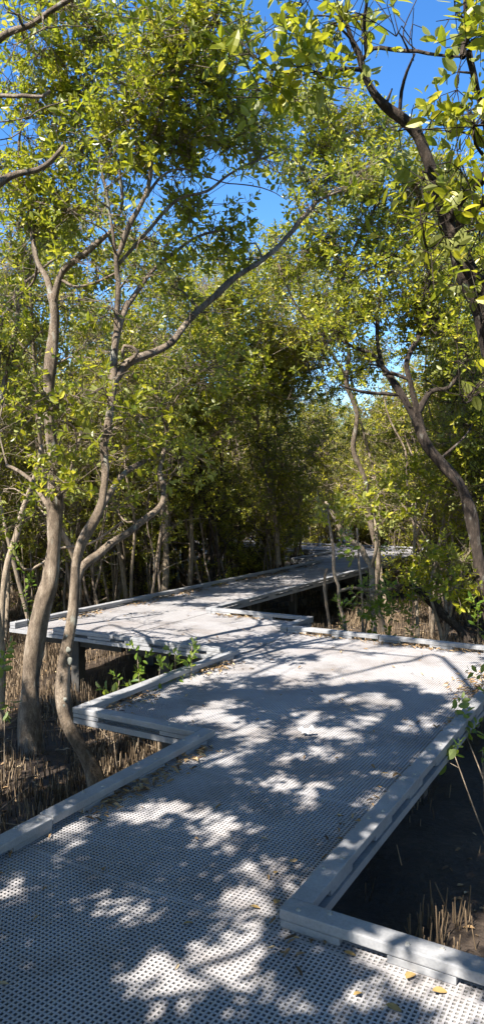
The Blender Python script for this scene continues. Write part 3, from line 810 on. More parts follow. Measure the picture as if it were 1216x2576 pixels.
S4, _ = hero('leafy young tree with paired thin stems behind the platform kerb', [
    ([(915, 1660, 5), (910, 1560, 4), (908, 1480, 4), (900, 1400, 3), (895, 1330, 3)], 9.1, 9.3), ([(912, 1600, 3), (925, 1540, 3), (930, 1480, 2)], 9.1, 9.0)],
    [(920, 1535, 9, 28, 40, 1), (945, 1520, 9, 26, 30, .8), (890, 1400, 9.2, 26, 26, .5)], M_bark_thin, 25, leaf=M_young)
S5, _ = hero('slim forked sapling with two white stems on the right', [
    ([(1050, 1600, 5), (1042, 1450, 4.5), (1040, 1345, 4), (1043, 1290, 4), (1042, 1240, 3)], 10.5, 10.6), ([(1042, 1345, 3.5), (1062, 1305, 3.5), (1072, 1270, 3), (1080, 1220, 2)], 10.5, 10.4)],
    [(1040, 1220, 10.5, 40, 40, .7), (1080, 1200, 10.4, 40, 40, .7), (1060, 1440, 10.2, 40, 40, .8)], M_bark_thin, 26)
S6, _ = hero('low leafy mangrove filling the gap right of the stems', [
    ([(1120, 1650, 6), (1100, 1560, 5), (1080, 1480, 4), (1100, 1400, 3)], 9.2, 9.3), ([(1110, 1600, 4), (1140, 1510, 3), (1160, 1440, 3)], 9.2, 9.1)],
    [(1080, 1440, 9.2, 60, 50, .8), (1140, 1420, 9.3, 50, 50, .8), (1120, 1500, 9.1, 50, 40, .7), (1030, 1480, 9.3, 40, 40, .7), (1170, 1480, 9.2, 40, 40, .6)], M_bark_thin, 27)
LOG = empty('fallen_log', at(1188, 1640, 8.9), 'rough fallen trunk slanting down to the mud behind the platform kerb', 'fallen log')
A = Acc(); Q = spline(pxpath([(1200, 1655, 13), (1160, 1590, 13), (1120, 1552, 13), (1080, 1512, 12), (1058, 1490, 11), (1020, 1470, 9), (980, 1485, 9), (955, 1490, 7)], 8.9, 9.7), .08)
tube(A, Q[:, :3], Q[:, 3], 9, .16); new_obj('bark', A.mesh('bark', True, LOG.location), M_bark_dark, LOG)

# lichen patches on the speckled trunk
for (x, y, rx, ry) in [(172, 1634, 6, 7), (176, 1662, 6, 10), (164, 1759, 4.5, 5.5), (160, 1775, 5, 4.5), (168, 1600, 4, 4)]:
    px, py, d = proj(sk2[:, :3])
    i = int(np.argmin((px - x) ** 2 + (py - y) ** 2))
    c = at(x, y, d[i] - sk2[i, 3] * .93)
    bm = bmesh.new(); bmesh.ops.create_icosphere(bm, subdivisions=3, radius=1)
    me = bpy.data.meshes.new('lichen_patch')
    fwd = Vector((-sa, ca, 0)); rt = Vector((ca, sa, 0))
    for v in bm.verts:
        k = 1 + .1 * math.sin(3 * math.atan2(v.co.z, v.co.x) + x)
        v.co = rt * (v.co.x * rx * k * d[i] / F) + Vector((0, 0, v.co.z * ry * k * d[i] / F)) + fwd * (v.co.y * .008) + Vector(c) - T2.location
    bm.to_mesh(me); bm.free()
    new_obj('lichen_patch', me, M_lichen, T2)

# ------------------------------------------------------------------ trees that stand behind the viewpoint and shade the deck
LIMBS = {1: [([(520, 1750), (600, 1712), (700, 1670), (800, 1640), (900, 1610)], 5.6, .036), ([(330, 1800), (450, 1762), (560, 1740), (680, 1735)], 5.2, .03)],
         5: [([(480, 1690), (560, 1660), (680, 1630), (760, 1590)], 5.8, .034), ([(200, 1600), (330, 1585), (470, 1600), (640, 1610)], 5.6, .03)],
         0: [([(360, 2520), (470, 2440), (600, 2400), (690, 2330), (715, 2250), (640, 2160), (612, 2100), (650, 2030), (740, 1990), (830, 1900)], 4.0, .024), ([(100, 2390), (180, 2300), (330, 2270), (480, 2190)], 3.6, .026)],
         4: [([(1010, 1760), (930, 1740), (850, 1760), (760, 1800), (700, 1850)], 5.4, .034), ([(1150, 1690), (1020, 1665), (900, 1690), (790, 1715)], 5.6, .034)]}


def shade_trees():
    r = np.random.default_rng(5)
    spots = [(-4.5, -1.3), (-3.55, .4), (-4.9, -4.6), (1.9, 3.4), (2.3, -2.4), (-3.5, -2.9), (0.2, -4.6)]
    labels = ['leaning mangrove behind the viewpoint on the left of the walkway', 'mangrove rising close beside the left kerb near the viewpoint', 'mangrove far behind the viewpoint on the left',
              'mangrove on the mud inside the right corner of the kerb', 'mangrove behind the viewpoint on the right', 'mangrove beside the left kerb a few steps behind the viewpoint', 'mangrove at the end of the deck behind the viewpoint']
    n = 52000
    x = r.uniform(-6.2, 1.6, n); y = r.uniform(.0, 9.0, n)
    z = np.full(n, 2.7); todo = np.ones(n, bool)
    for _ in range(32):
        P = np.stack([x, y, 0 * x], -1) + TOSUN[None] * (z / TOSUN[2])[:, None]
        px, py, d = proj(P)
        todo = (d > -.6) & (px > -150) & (px < 1400) & (py > -170)
        z = np.where(todo, z + .2, z)
    z = z + r.uniform(0, 1.3, n) ** 1.5
    P = np.stack([x, y, 0 * x], -1) + TOSUN[None] * (z / TOSUN[2])[:, None]
    dk = on_deck(x, y, .12)
    mudr = (x > -1.2) & (y > 2.5) & (y < 7.8)
    keep = ~todo & (z < 5.9) & (dk | (mudr & (r.random(n) < np.where(y > 4.6, .65, .95))) | (r.random(n) < np.where(x < -2.7, np.where((np.sin(3.1 * x + 1.7 * np.sin(2.3 * y)) + np.sin(2.7 * y + x) > -.55) & (y < 5.6), .8, .02), .22))) & ~lit_hit(P, 1.12)
    hx, hy, hr = r.uniform(-3.8, 1, 130), np.concatenate([r.uniform(.4, 8, 70), r.uniform(3.6, 8, 60)]), r.uniform(.09, .19, 130)
    keep &= ~((((x[:, None] - hx) / hr) ** 2 + ((y[:, None] - hy) / (hr * 1.25)) ** 2) < 1).any(1)
    P = P[keep]
    OPEN.append((TUFT, .32))
    blk = np.zeros(len(P), bool)
    for c, rad in OPEN:
        w_ = P - np.asarray(c)[None]
        t_ = w_ @ TOSUN
        blk |= (t_ > 0) & (np.linalg.norm(w_ - t_[:, None] * TOSUN[None], axis=1) < rad)
    P = P[~blk | (r.random(len(P)) < .03)][:17500]
    # thin the extra patchy parts at random so that the shade stays soft-edged
    spots = np.array(spots)
    own = np.argmin(((P[:, None, :2] - spots[None]) ** 2).sum(-1) + r.uniform(0, 2, (len(P), len(spots))), 1)
    for t, (sx, sy) in enumerate(spots):
        S = P[own == t]
        wood, twigs = Acc(), Acc()
        foot = np.array([sx, sy, MUD - .05])
        top = S.mean(0) if len(S) > 20 else np.array([sx, sy, 5])
        path = np.array([[*foot, .1], [sx + .1, sy - .05, .6, .085], [*(foot * .6 + top * .4 + r.normal(0, .15, 3)), .07], [*(foot * .25 + top * .75), .05], [*top, .025]])
        Q = spline(path, .1); tube(wood, Q[:, :3], Q[:, 3], 9, .1)
        if len(S):
            m = max(4, len(S) // 45)
            cen = S[r.choice(len(S), m, replace=False)]
            lab = np.argmin(((S[:, None] - cen[None]) ** 2).sum(-1), 1)
            SK = [Q]
            for k in np.argsort(((cen - top) ** 2).sum(1)):
                G = S[lab == k]
                if not len(G): continue
                K = np.vstack(SK); a = K[nearest(K, cen[k])]
                rr = max(.006, min(a[3] * .6, .03)); md = (a[:3] + cen[k]) / 2 + r.normal(0, .1, 3)
                B = spline(np.array([[*a[:3], rr], [*md, rr * .8], [*cen[k], rr * .5]]), .15); tube(wood, B[:, :3], B[:, 3], 5); SK.append(B)
                b = B[r.integers(len(B) // 2, len(B), len(G)), :3]
                sh = np.linalg.norm(b - G, axis=1) < .65
                sticks(twigs, b[sh], G[sh], .003, .002)
            for line, zz, w in LIMBS.get(t, []):
                D_ = at([p[0] for p in line], [p[1] for p in line], 1.0) - [0, 0, H]
                G = D_ * (-H / D_[:, 2])[:, None] + [0, 0, H]
                G = G + TOSUN[None] * (np.linspace(zz, zz + .5, len(G)) / TOSUN[2])[:, None]
                a = Q[int(len(Q) * .6)]
                B = spline(np.vstack([[*a[:3], w * 1.3], np.hstack([G, np.linspace(w, w * .45, len(G))[:, None]])]), .12)
                tube(wood, B[:, :3], B[:, 3], 6, .1)
                for q in range(6):
                    c0 = B[r.integers(len(B) // 4, len(B)), :3]; e = c0 + r.normal(0, .3, 3)
                    E_ = spline(np.array([[*c0, w * .4], [*((c0 + e) / 2 + r.normal(0, .05, 3)), w * .3], [*e, w * .15]]), .1); tube(wood, E_[:, :3], E_[:, 3], 4)
            ax = r.normal(0, .6, S.shape) + [0, 0, .6]
            root = empty('mangrove_tree', foot, labels[t], 'tree', TREES)
            new_obj('trunk', wood.mesh('trunk', True, foot), M_bark, root)
            new_obj('twigs', twigs.mesh('twigs', True, foot), M_bark_thin, root)
            new_obj('crown', crown_acc(S, ax, r.uniform(.85, 1.3, len(S)), 'mid', r).mesh('crown', False, foot), M_leaf, root)


shade_trees()

def walkway_tree():
    r = np.random.default_rng(55)
    n = 5200
    x = r.uniform(-7.2, -5.2, n); y = r.uniform(8.6, 17.5, n); z = r.uniform(3.4, 5.6, n)
    dap = np.sin(5.3 * x + 2 * np.sin(3.1 * y)) + np.sin(4.1 * y + 1.5 * x) + .6 * np.sin(9 * y)
    P = np.stack([x, y, 0 * x], -1) + TOSUN[None] * (z / TOSUN[2])[:, None]
    px, py, d = proj(P)
    k = (dap > -.25) & ~(inside(SKY, px, py)) & ~lit_hit(P, 1.0)
    P = P[k][:1500]
    for t, (sx, sy, lab) in enumerate([(-7.75, 8.3, 'slim pale tree rising behind the left kerb of the far walkway, spreading over it'), (-7.9, 11.6, 'second slim tree behind the left kerb of the far walkway, its crown over the boards')]):
        S = P[(P[:, 1] < 8.6) == (t == 0)]
        wood, twigs = Acc(), Acc(); foot = np.array([sx, sy, MUD - .04]); top = S.mean(0)
        Q = spline(np.array([[*foot, .05], [sx + .15, sy - .1, .5, .045], [*(foot * .55 + top * .45 + [-.2, 0, .2]), .035], [*top, .018]]), .1); tube(wood, Q[:, :3], Q[:, 3], 8, .1)
        m = len(S) // 24; cen = S[r.choice(len(S), m, replace=False)]
        lb = np.argmin(((S[:, None] - cen[None]) ** 2).sum(-1), 1); SK = [Q]
        for k in np.argsort(((cen - top) ** 2).sum(1)):
            G = S[lb == k]; K = np.vstack(SK); a = K[nearest(K, cen[k])]; rr = max(.005, min(a[3] * .6, .02))
            B = spline(np.array([[*a[:3], rr], [*((a[:3] + cen[k]) / 2 + r.normal(0, .08, 3)), rr * .8], [*cen[k], rr * .5]]), .12); tube(wood, B[:, :3], B[:, 3], 5); SK.append(B)
            sticks(twigs, B[r.integers(len(B) // 2, len(B), len(G)), :3], G, .003, .002)
        root = empty('mangrove_tree', foot, lab, 'tree', TREES)
        new_obj('trunk', wood.mesh('trunk', True, foot), M_bark_thin, root); new_obj('twigs', twigs.mesh('twigs', True, foot), M_bark_thin, root)
        new_obj('crown', crown_acc(S, r.normal(0, .6, S.shape) + [0, 0, .6], r.uniform(.75, 1.15, len(S)), 'mid', r).mesh('crown', False, foot), M_leaf, root)


walkway_tree()

# ------------------------------------------------------------------ thicket trees, copied
def make_thicket(seed, height, stems, width, low, dens):
    r = np.random.default_rng(seed)
    wood, twigs, sk = Acc(), Acc(), []
    for s in range(stems):
        a = r.uniform(0, 6.28); lean = r.uniform(.05, .26) * height
        h = height * r.uniform(.72, .95)
        k = 6
        t = np.linspace(0, 1, k)
        P = np.stack([np.cos(a) * lean * t ** 1.3 + .04 * np.cos(a), np.sin(a) * lean * t ** 1.3 + .04 * np.sin(a), h * t], -1)
        P[1:, :2] += r.normal(0, .11, (k - 1, 2)) * (.5 + t[1:, None])
        rad = (.05 if stems == 1 else .036) * r.uniform(.8, 1.25) * (1 - .78 * t)
        Q = spline(np.hstack([P, rad[:, None]]), .16)
        tube(wood, Q[:, :3], Q[:, 3], 6, .1); sk.append(Q)
        for b in range(r.integers(3, 6)):
            i = r.integers(int(len(Q) * .25), int(len(Q) * .8)); q = Q[i]
            a2 = r.uniform(0, 6.28); L = width * r.uniform(.45, .9)
            e = q[:3] + [np.cos(a2) * L, np.sin(a2) * L, L * r.uniform(.3, 1.1)]
            md = (q[:3] + e) / 2 + r.normal(0, .1, 3) - [0, 0, .1]
            B = spline(np.array([[*q[:3], q[3] * .65], [*md, q[3] * .5], [*e, q[3] * .25]]), .16)
            tube(wood, B[:, :3], B[:, 3], 5, .1); sk.append(B)
    skel = np.vstack(sk)
    nb = int(14 * height / 6 * width)
    bl = []
    for i in range(nb):
        f = (i + .5) / nb
        z = height * (low + (1 - low) * f)
        w = width * (.55 + .5 * math.sin(min(1, f * 1.15) * math.pi * .9))
        a = r.uniform(0, 6.28); q = w * math.sqrt(r.random()) * .8
        c = skel[np.argmin(np.abs(skel[:, 2] - z) + r.random(len(skel)) * .6), :3] * [1, 1, 0] + [math.cos(a) * q, math.sin(a) * q, z]
        s = r.uniform(.3, .52)
        bl.append((c, (s, s, s * .75), dens))
    pos, ax = grow(skel, twigs, bl, r, cull=False, sticks_share=.8, twig_r=.0042)
    bk = M_bark_dark if seed in (102, 104, 106) else M_bark_thin
    t = wood.mesh('trunk', True); t.materials.append(bk)
    tw = twigs.mesh('twigs', True); tw.materials.append(bk)
    c = crown_acc(pos, ax, r.uniform(.6, .98, len(pos)), 'far', r).mesh('crown'); c.materials.append(M_leaf_far)
    return t, tw, c


KINDS = [('tall single-stemmed', make_thicket(101, 6.6, 1, 1.3, .34, 2.03)), ('tall twin-stemmed', make_thicket(102, 6.2, 2, 1.4, .3, 2.03)), ('bushy many-stemmed', make_thicket(103, 4.6, 4, 1.3, .22, 2.16)),
         ('dense mid-height', make_thicket(104, 5.4, 3, 1.4, .2, 2.16)), ('slender bare-legged', make_thicket(105, 6.0, 2, 1.1, .45, 1.89)), ('low shrubby', make_thicket(106, 2.6, 4, .9, .16, 2.29))]


def zone(x, y):
    px, py, d = proj(np.array([x, y, 0.0]))
    if y > 20.6 and x < -5: return 'beyond the distant cross walkway'
    if x < -8 and y < 18.3: return 'in the thicket left of the far walkway'
    if x > -5 and d > 14: return 'deep in the thicket right of the far walkway'
    if x > -5: return 'right of the far walkway beyond the platform'
    if d > 22: return 'at the far back of the thicket'
    return 'between the walkways in the middle distance'


def thicket():
    r = np.random.default_rng(77)
    placed = []
    protos = {}
    heroes = np.array([np.array(o.location)[:2] for o in C.objects if o.name.startswith('mangrove_tree')])
    tries = 0
    while len(placed) < 205 and tries < 20000:
        tries += 1
        d = math.sqrt(r.uniform(9.5 ** 2, 33 ** 2)); az = r.uniform(R(-34), R(36))
        back = len(placed) < 22
        if back: d = r.uniform(23, 32); az = math.atan((r.uniform(520, 960) - 608) / F)
        X = d * math.tan(az)
        x, y = X * ca - d * sa, X * sa + d * ca
        if on_deck(np.array(x), np.array(y), .55): continue
        if ((heroes - [x, y]) ** 2).sum(1).min() < .6 ** 2: continue
        if placed and ((np.array(placed)[:, :2] - [x, y]) ** 2).sum(1).min() < (1.55 if d < 18 else 1.25) ** 2: continue
        if -9.2 < x < -2 and y < 6.6: continue
        px, py, dd = proj(np.array([x, y, 3.0]))
        k = int(r.choice(6, p=[.16, .2, .17, .2, .2, .07] if d < 19 else [.12, .14, .26, .22, .1, .16]))
        # keep the view along the far walkway and the lit stems in front of it open
        if back: k = 2 + len(placed) % 2
        if d < 17 and k in (2, 3, 5) and 480 < px < 1060: k = 4
        if d < 14.2 and 520 < px < 1030: continue
        if -5.2 < x < -1.2 and y < 17 and d < 19.5 and k in (2, 3, 5): continue
        if -9.6 < x < -6.8 and 6 < y < 10.5 and k in (2, 3, 5): k = 4
        placed.append((x, y, k))
        # what stands under the open sky of the photograph stays lower
        sc = r.uniform(.85, 1.15)
        if 540 < px < 760: sc = min(sc, (d * .33 + 2.45) / (6.6 if k != 5 else 2.6) * r.uniform(.8, 1.0))
        rz = r.uniform(0, 6.28)
        t, tw, c = KINDS[k][1]
        root = empty('mangrove_tree', (x, y, gz(x, y) - .03), f'{KINDS[k][0]} mangrove {zone(x, y)}', 'tree', f'{KINDS[k][0]} mangroves {zone(x, y)}', rz)
        root.scale = (sc, sc, sc)
        if k not in protos:
            protos[k] = [new_obj('trunk', t, None, root), new_obj('twigs', tw, None, root), new_obj('crown', c, None, root)]
        else:
            for p in protos[k]:
                q = p.copy(); C.objects.link(q); q.parent = root


thicket()


def poles():  # thin pole trees added for a tangle of stems in the thicket
    r = np.random.default_rng(303)
    protos = []
    for v in range(4):
        wood, twigs, sk = Acc(), Acc(), []
        for st in range(r.integers(2, 4)):
            a = r.uniform(0, 6.28); h = r.uniform(3.2, 4.8); k = 9; t = np.linspace(0, 1, k)
            P = np.stack([np.cos(a) * .9 * t ** 1.2 * r.uniform(.3, 1), np.sin(a) * .9 * t ** 1.2 * r.uniform(.3, 1), h * t], -1)
            P[1:, :2] += np.cumsum(r.normal(0, .07, (k - 1, 2)), 0)
            Q = spline(np.hstack([P, (r.uniform(.02, .034) * (1 - .7 * t))[:, None]]), .1); tube(wood, Q[:, :3], Q[:, 3], 5, .15); sk.append(Q)
            for b in range(6):
                q = Q[r.integers(int(len(Q) * .2), int(len(Q) * .9))]; v_ = r.normal(0, 1, 3) * [1, 1, .5] + [0, 0, .5]; e = q[:3] + v_ / np.linalg.norm(v_) * r.uniform(.4, 1.1)
                B = spline(np.array([[*q[:3], q[3] * .6], [*((q[:3] + e) / 2 + r.normal(0, .09, 3)), q[3] * .45], [*e, q[3] * .2]]), .1); tube(wood, B[:, :3], B[:, 3], 4, .1); sk.append(B)
        skel = np.vstack(sk)
        bl = [(skel[r.integers(len(skel)), :3] * [1, 1, 0] + [0, 0, z] + r.normal(0, .3, 3), (.32, .32, .24), .8) for z in r.uniform(1.3, 4.6, 11)]
        pos, ax = grow(skel, wood, bl, r, cull=False, sticks_share=.8, twig_r=.004)
        m = wood.mesh('trunk', True); m.materials.append((M_bark_dark, M_bark)[int(v > 0)])
        c = crown_acc(pos, ax, r.uniform(.6, .95, len(pos)), 'far', r).mesh('crown'); c.materials.append(M_leaf_far)
        protos.append((m, c))
    done, tries = [], 0
    while len(done) < 125 and tries < 9000:
        tries += 1
        d = math.sqrt(r.uniform(11.5 ** 2, 23 ** 2)); az = r.uniform(R(-21), R(20)); X = d * math.tan(az)
        x, y = X * ca - d * sa, X * sa + d * ca
        if on_deck(np.array(x), np.array(y), .35) or (-9.2 < x < -2 and y < 7.5): continue
        px, py, dd = proj(np.array([x, y, .4]))
        if 560 < px < 1060 and x > -5.4 and y < 18: continue
        if 560 < px < 860 and d < 14: continue
        if done and ((np.array(done) - [x, y]) ** 2).sum(1).min() < .6 ** 2: continue
        done.append((x, y)); k = int(r.integers(4)); tone = ('dark', 'pale')[int(k > 0)]
        root = empty('mangrove_pole_tree', (x, y, gz(x, y) - .03), f'{tone} thin crooked sapling {zone(x, y)}', 'sapling', f'{tone} crooked saplings {zone(x, y)}', r.uniform(0, 6.28))
        root.scale = (r.uniform(.85, 1.2),) * 3
        new_obj('trunk', protos[k][0], None, root); new_obj('crown', protos[k][1], None, root)


poles()


def shrubs():
    r = np.random.default_rng(61)
    t, tw, c = KINDS[5][1]
    done, tries = [], 0
    while len(done) < 75 and tries < 9000:
        tries += 1
        d = math.sqrt(r.uniform(11 ** 2, 27 ** 2)); az = r.uniform(R(-24), R(24)); X = d * math.tan(az)
        x, y = X * ca - d * sa, X * sa + d * ca
        if on_deck(np.array(x), np.array(y), .75): continue
        if -9.5 < x < -6.9 and y < 11: continue
        px, py, dd = proj(np.array([x, y, .4]))
        if 540 < px < 1030 and x > -5.4 and y < 17: continue
        if done and ((np.array(done) - [x, y]) ** 2).sum(1).min() < .9 ** 2: continue
        done.append((x, y)); k = r.uniform(.5, .95)
        root = empty('mangrove_shrub', (x, y, gz(x, y) - .03), f'low leafy mangrove shrub {zone(x, y)}', 'shrub', f'low mangrove shrubs {zone(x, y)}', r.uniform(0, 6.28))
        root.scale = (k * 1.15, k * 1.15, k)
        for nm, me in (('trunk', t), ('twigs', tw), ('crown', c)): new_obj(nm, me, None, root)


shrubs()


def ring():
    """the wood goes on round the viewpoint: behind it and to both sides"""
    r = np.random.default_rng(91)
    src = {}
    for o in C.objects:
        if o.parent is not None and o.name.split('.')[0] in ('trunk', 'twigs', 'crown'):
            for k, (_, ms) in enumerate(KINDS):
                if o.data in ms: src.setdefault(k, {})[o.data.name] = o
    done, tries = [], 0
    while len(done) < 24 and tries < 9000:
        tries += 1
        x, y = r.uniform(-14, 11), r.uniform(-11, 12)
        X, Y = x * ca + y * sa, -x * sa + y * ca
        if Y > 0 and abs(math.atan2(X, Y)) < R(33): continue
        if on_deck(np.array(x), np.array(y), .8) or math.hypot(x, y) < 5.5: continue
        if -9.5 < x < -2.2 and -4.5 < y < 7: continue
        if -6 < x < 2 and -6.5 < y < 2: continue
        if done and ((np.array(done) - [x, y]) ** 2).sum(1).min() < 1.7 ** 2: continue
        done.append((x, y))
        k = int(r.choice(5)); sc_ = r.uniform(.9, 1.15)
        where = 'behind the viewpoint' if Y < 0 else 'outside the left of the view' if X < 0 else 'outside the right of the view'
        root = empty('mangrove_tree', (x, y, gz(x, y) - .03), f'{KINDS[k][0]} mangrove standing {where}', 'tree', f'{KINDS[k][0]} mangroves {where}', r.uniform(0, 6.28))
        root.scale = (sc_,) * 3
        for p in src[k].values():
            q = p.copy(); C.objects.link(q); q.parent = root


ring()

# ------------------------------------------------------------------ seedlings
def seedling(label, x, y, z0, h, n, seed, lean=(0, 0), scale=1.3, leafy=.6, cat='seedling', name='mangrove_seedling'):
    r = np.random.default_rng(seed)
    foot = np.array([x, y, z0])
    tip = foot + [lean[0], lean[1], h]
    P = spline(np.array([[*foot, .006], [*((foot + tip) / 2 + r.normal(0, .03, 3)), .005], [*tip, .003]]), .05)
    w = Acc(); tube(w, P[:, :3], P[:, 3], 5)
    root = empty(name, foot, label, cat)
    i = np.linspace(int(len(P) * (1 - leafy)), len(P) - 1, n).astype(int)
    pos = P[i, :3] + r.normal(0, .03, (n, 3)) * (np.arange(n) < n - 1)[:, None]
    sticks(w, P[i, :3], pos, .003, .002)
    ax = r.normal(0, .5, (n, 3)) + [0, 0, .8]
    new_obj('stem', w.mesh('stem', True, foot), M_bark_thin, root)
    new_obj('leaves', crown_acc(pos, ax, r.uniform(.5, .85, n) * scale, 'near', r).mesh('leaves', False, foot), M_young, root)


def px_seed(label, bx, ty, d, n, seed, **kw):
    """seedling whose tip is seen at (bx, ty), standing on the mud at distance d"""
    tip = at(bx, ty, d)
    lean = kw.pop('lean', (0, 0))
    x, y = tip[0] - lean[0], tip[1] - lean[1]
    z = float(gz(x, y)) - .02
    seedling(label, x, y, z, tip[2] - z, n, seed, lean=lean, **kw)


px_seed('tall seedling standing in the dark gap behind the notch kerb', 345, 1640, 6.7, 6, 1, leafy=.5)
px_seed('bushy bright seedling poking over the far end of the notch kerb', 482, 1625, 6.6, 6, 2, leafy=.35, scale=1.15)
px_seed('darker seedling just left of the bushy one behind the notch kerb', 440, 1645, 6.5, 6, 3, leafy=.5)
px_seed('small seedling with one upright leaf behind the notch kerb', 402, 1670, 6.3, 4, 4, leafy=.3)
px_seed('lowest seedling near the corner of the notch kerb', 300, 1710, 6.0, 3, 5, leafy=.3)
px_seed('spindly bright sapling left of the stout trunk', 55, 1375, 7.2, 9, 6, leafy=.45, scale=1.1)
px_seed('yellowish seedling at the left edge below the stout trunk', 8, 1650, 6.0, 6, 7, leafy=.4)
px_seed('pale two-leaved seedling right behind the platform kerb', 862, 1570, 8.9, 3, 8, leafy=.2, scale=1.6)
px_seed('leafy seedling in shade behind the platform kerb', 985, 1500, 9.3, 7, 9, leafy=.6, scale=1.4)
px_seed('single-shoot seedling behind the right end of the platform kerb', 1045, 1580, 8.9, 4, 10, leafy=.3, scale=1.2)
px_seed('bright star-shaped seedling above the fallen trunk', 1035, 1465, 9.2, 3, 11, leafy=.15, scale=1.6)
px_seed('bright seedling at the right edge over the fallen trunk', 1200, 1530, 8.6, 4, 12, leafy=.3, scale=1.5)
px_seed('leafy shoot leaning across the right kerb', 1142, 1785, 5.2, 4, 13, leafy=.22, scale=1.35, lean=(-.35, .1))
px_seed('bright shoot with broad leaves beside the right kerb', 1140, 1895, 4.6, 2, 14, leafy=.12, scale=1.5, lean=(-.3, -.05))
px_seed('bright shoot cut by the right edge beyond the kerb', 1212, 1888, 4.5, 2, 15, leafy=.12, scale=1.4, lean=(-.15, 0))
px_seed('olive shoot at the right edge above the kerb', 1208, 1695, 5.6, 3, 16, leafy=.18, scale=1.4, lean=(-.2, 0))

# ------------------------------------------------------------------ pencil roots
def root_mesh(seed, h, r0):
    r = np.random.default_rng(seed); A = Acc()
    t = np.linspace(0, 1, 5)
    P = np.stack([np.cumsum(r.normal(0, .004, 5)), np.cumsum(r.normal(0, .004, 5)), h * t], -1)
    tube(A, P, r0 * (1 - .45 * t), 5)
    return A


def roots():
    r = np.random.default_rng(31)
    n = 125000
    d = np.sqrt(r.uniform(1.2 ** 2, 19 ** 2, n)); az = r.uniform(R(-27), R(27), n)
    X = d * np.tan(az)
    x, y = X * ca - d * sa, X * sa + d * ca
    clump = np.sin(x * 1.9 + 1.3 * np.sin(y * 1.1)) * np.sin(y * 2.3 + np.sin(x * 1.4)) + .35 * np.sin(5.1 * x + 2 * y)
    keep = (~on_deck(x, y, .02) | (r.random(n) < np.where(y < 5, .03, .25))) & (clump + r.normal(0, .35, n) > np.where((x < -2.6) & (y < 9), -.6, -.15))
    cc = TUFT
    rt = (x > -1.4) & (y < 7.8)
    near_c = (x - cc[0]) ** 2 + (y - cc[1]) ** 2 < .34 ** 2
    keep &= ~rt | near_c | (r.random(n) < .03)
    x, y, d = x[keep], y[keep], d[keep]
    h = r.uniform(.04, .145, len(x)) * np.where(near_c[keep], 1.4, np.where((x > -1.4) & (y < 7.8), .6, 1)) * (1 + .35 * np.clip(clump[keep], -1, 1))
    px, py, dd = proj(np.stack([x, y, gz(x, y) + h], -1))
    seen = (px > -20) & (px < 1240) & (py < 2590) & ~on_deck(x, y, .05)
    o = np.argsort(np.where(seen, d, 1e3))
    big = np.zeros(len(x), bool); big[o[:300]] = True
    vs = [root_mesh(k, 1.0, .022 if False else .028).mesh('pencil_root', True) for k in range(6)]
    for m in vs: m.materials.append(M_root)
    for i in np.where(big)[0]:
        ob = new_obj('pencil_root', vs[i % 6])
        ob.location = (x[i], y[i], gz(x[i], y[i]) - .02); ob.scale = (r.uniform(.13, .24), r.uniform(.13, .24), h[i] + .02); ob.rotation_euler = (r.normal(0, .13), r.normal(0, .13), r.uniform(0, 6))
        side = 'left of the near walkway' if x[i] < -2.6 else 'inside the right corner of the kerb' if y[i] < 7.5 else 'behind the platform'
        tag(ob, f'thin pencil-like mangrove root standing in the mud {side}', 'aerial root', f'pencil roots in the mud {side}')
    A = Acc()
    P = np.stack([x, y, gz(x, y) - .02], -1)[~big]; hh = h[~big]; dx = r.normal(0, .15, (len(P), 2)) * hh[:, None]
    top = P + np.stack([dx[:, 0], dx[:, 1], hh + .02], -1)
    sticks(A, P, top, .0052, .0032, 4)
    tag(new_obj('pencil_roots', A.mesh('pencil_roots', True), M_root), kind='stuff')
    # dead twigs lying on the mud
    A = Acc(); m = 900
    d = np.sqrt(r.uniform(3 ** 2, 16 ** 2, m)); az = r.uniform(R(-26), R(26), m); X = d * np.tan(az)
    x, y = X * ca - d * sa, X * sa + d * ca
    k = ~on_deck(x, y, .1) & ~((x > -1.4) & (y < 7.7)); x, y = x[k], y[k]; a = r.uniform(0, 6.28, len(x)); L = r.uniform(.1, .6, len(x))
    P = np.stack([x, y, gz(x, y) + .01], -1); B = P + np.stack([np.cos(a) * L, np.sin(a) * L, r.uniform(-.02, .12, len(x))], -1)
    sticks(A, P, B, .006, .003, 4)
    tag(new_obj('twig_litter', A.mesh('twig_litter', True), M_bark_thin), kind='stuff')


roots()

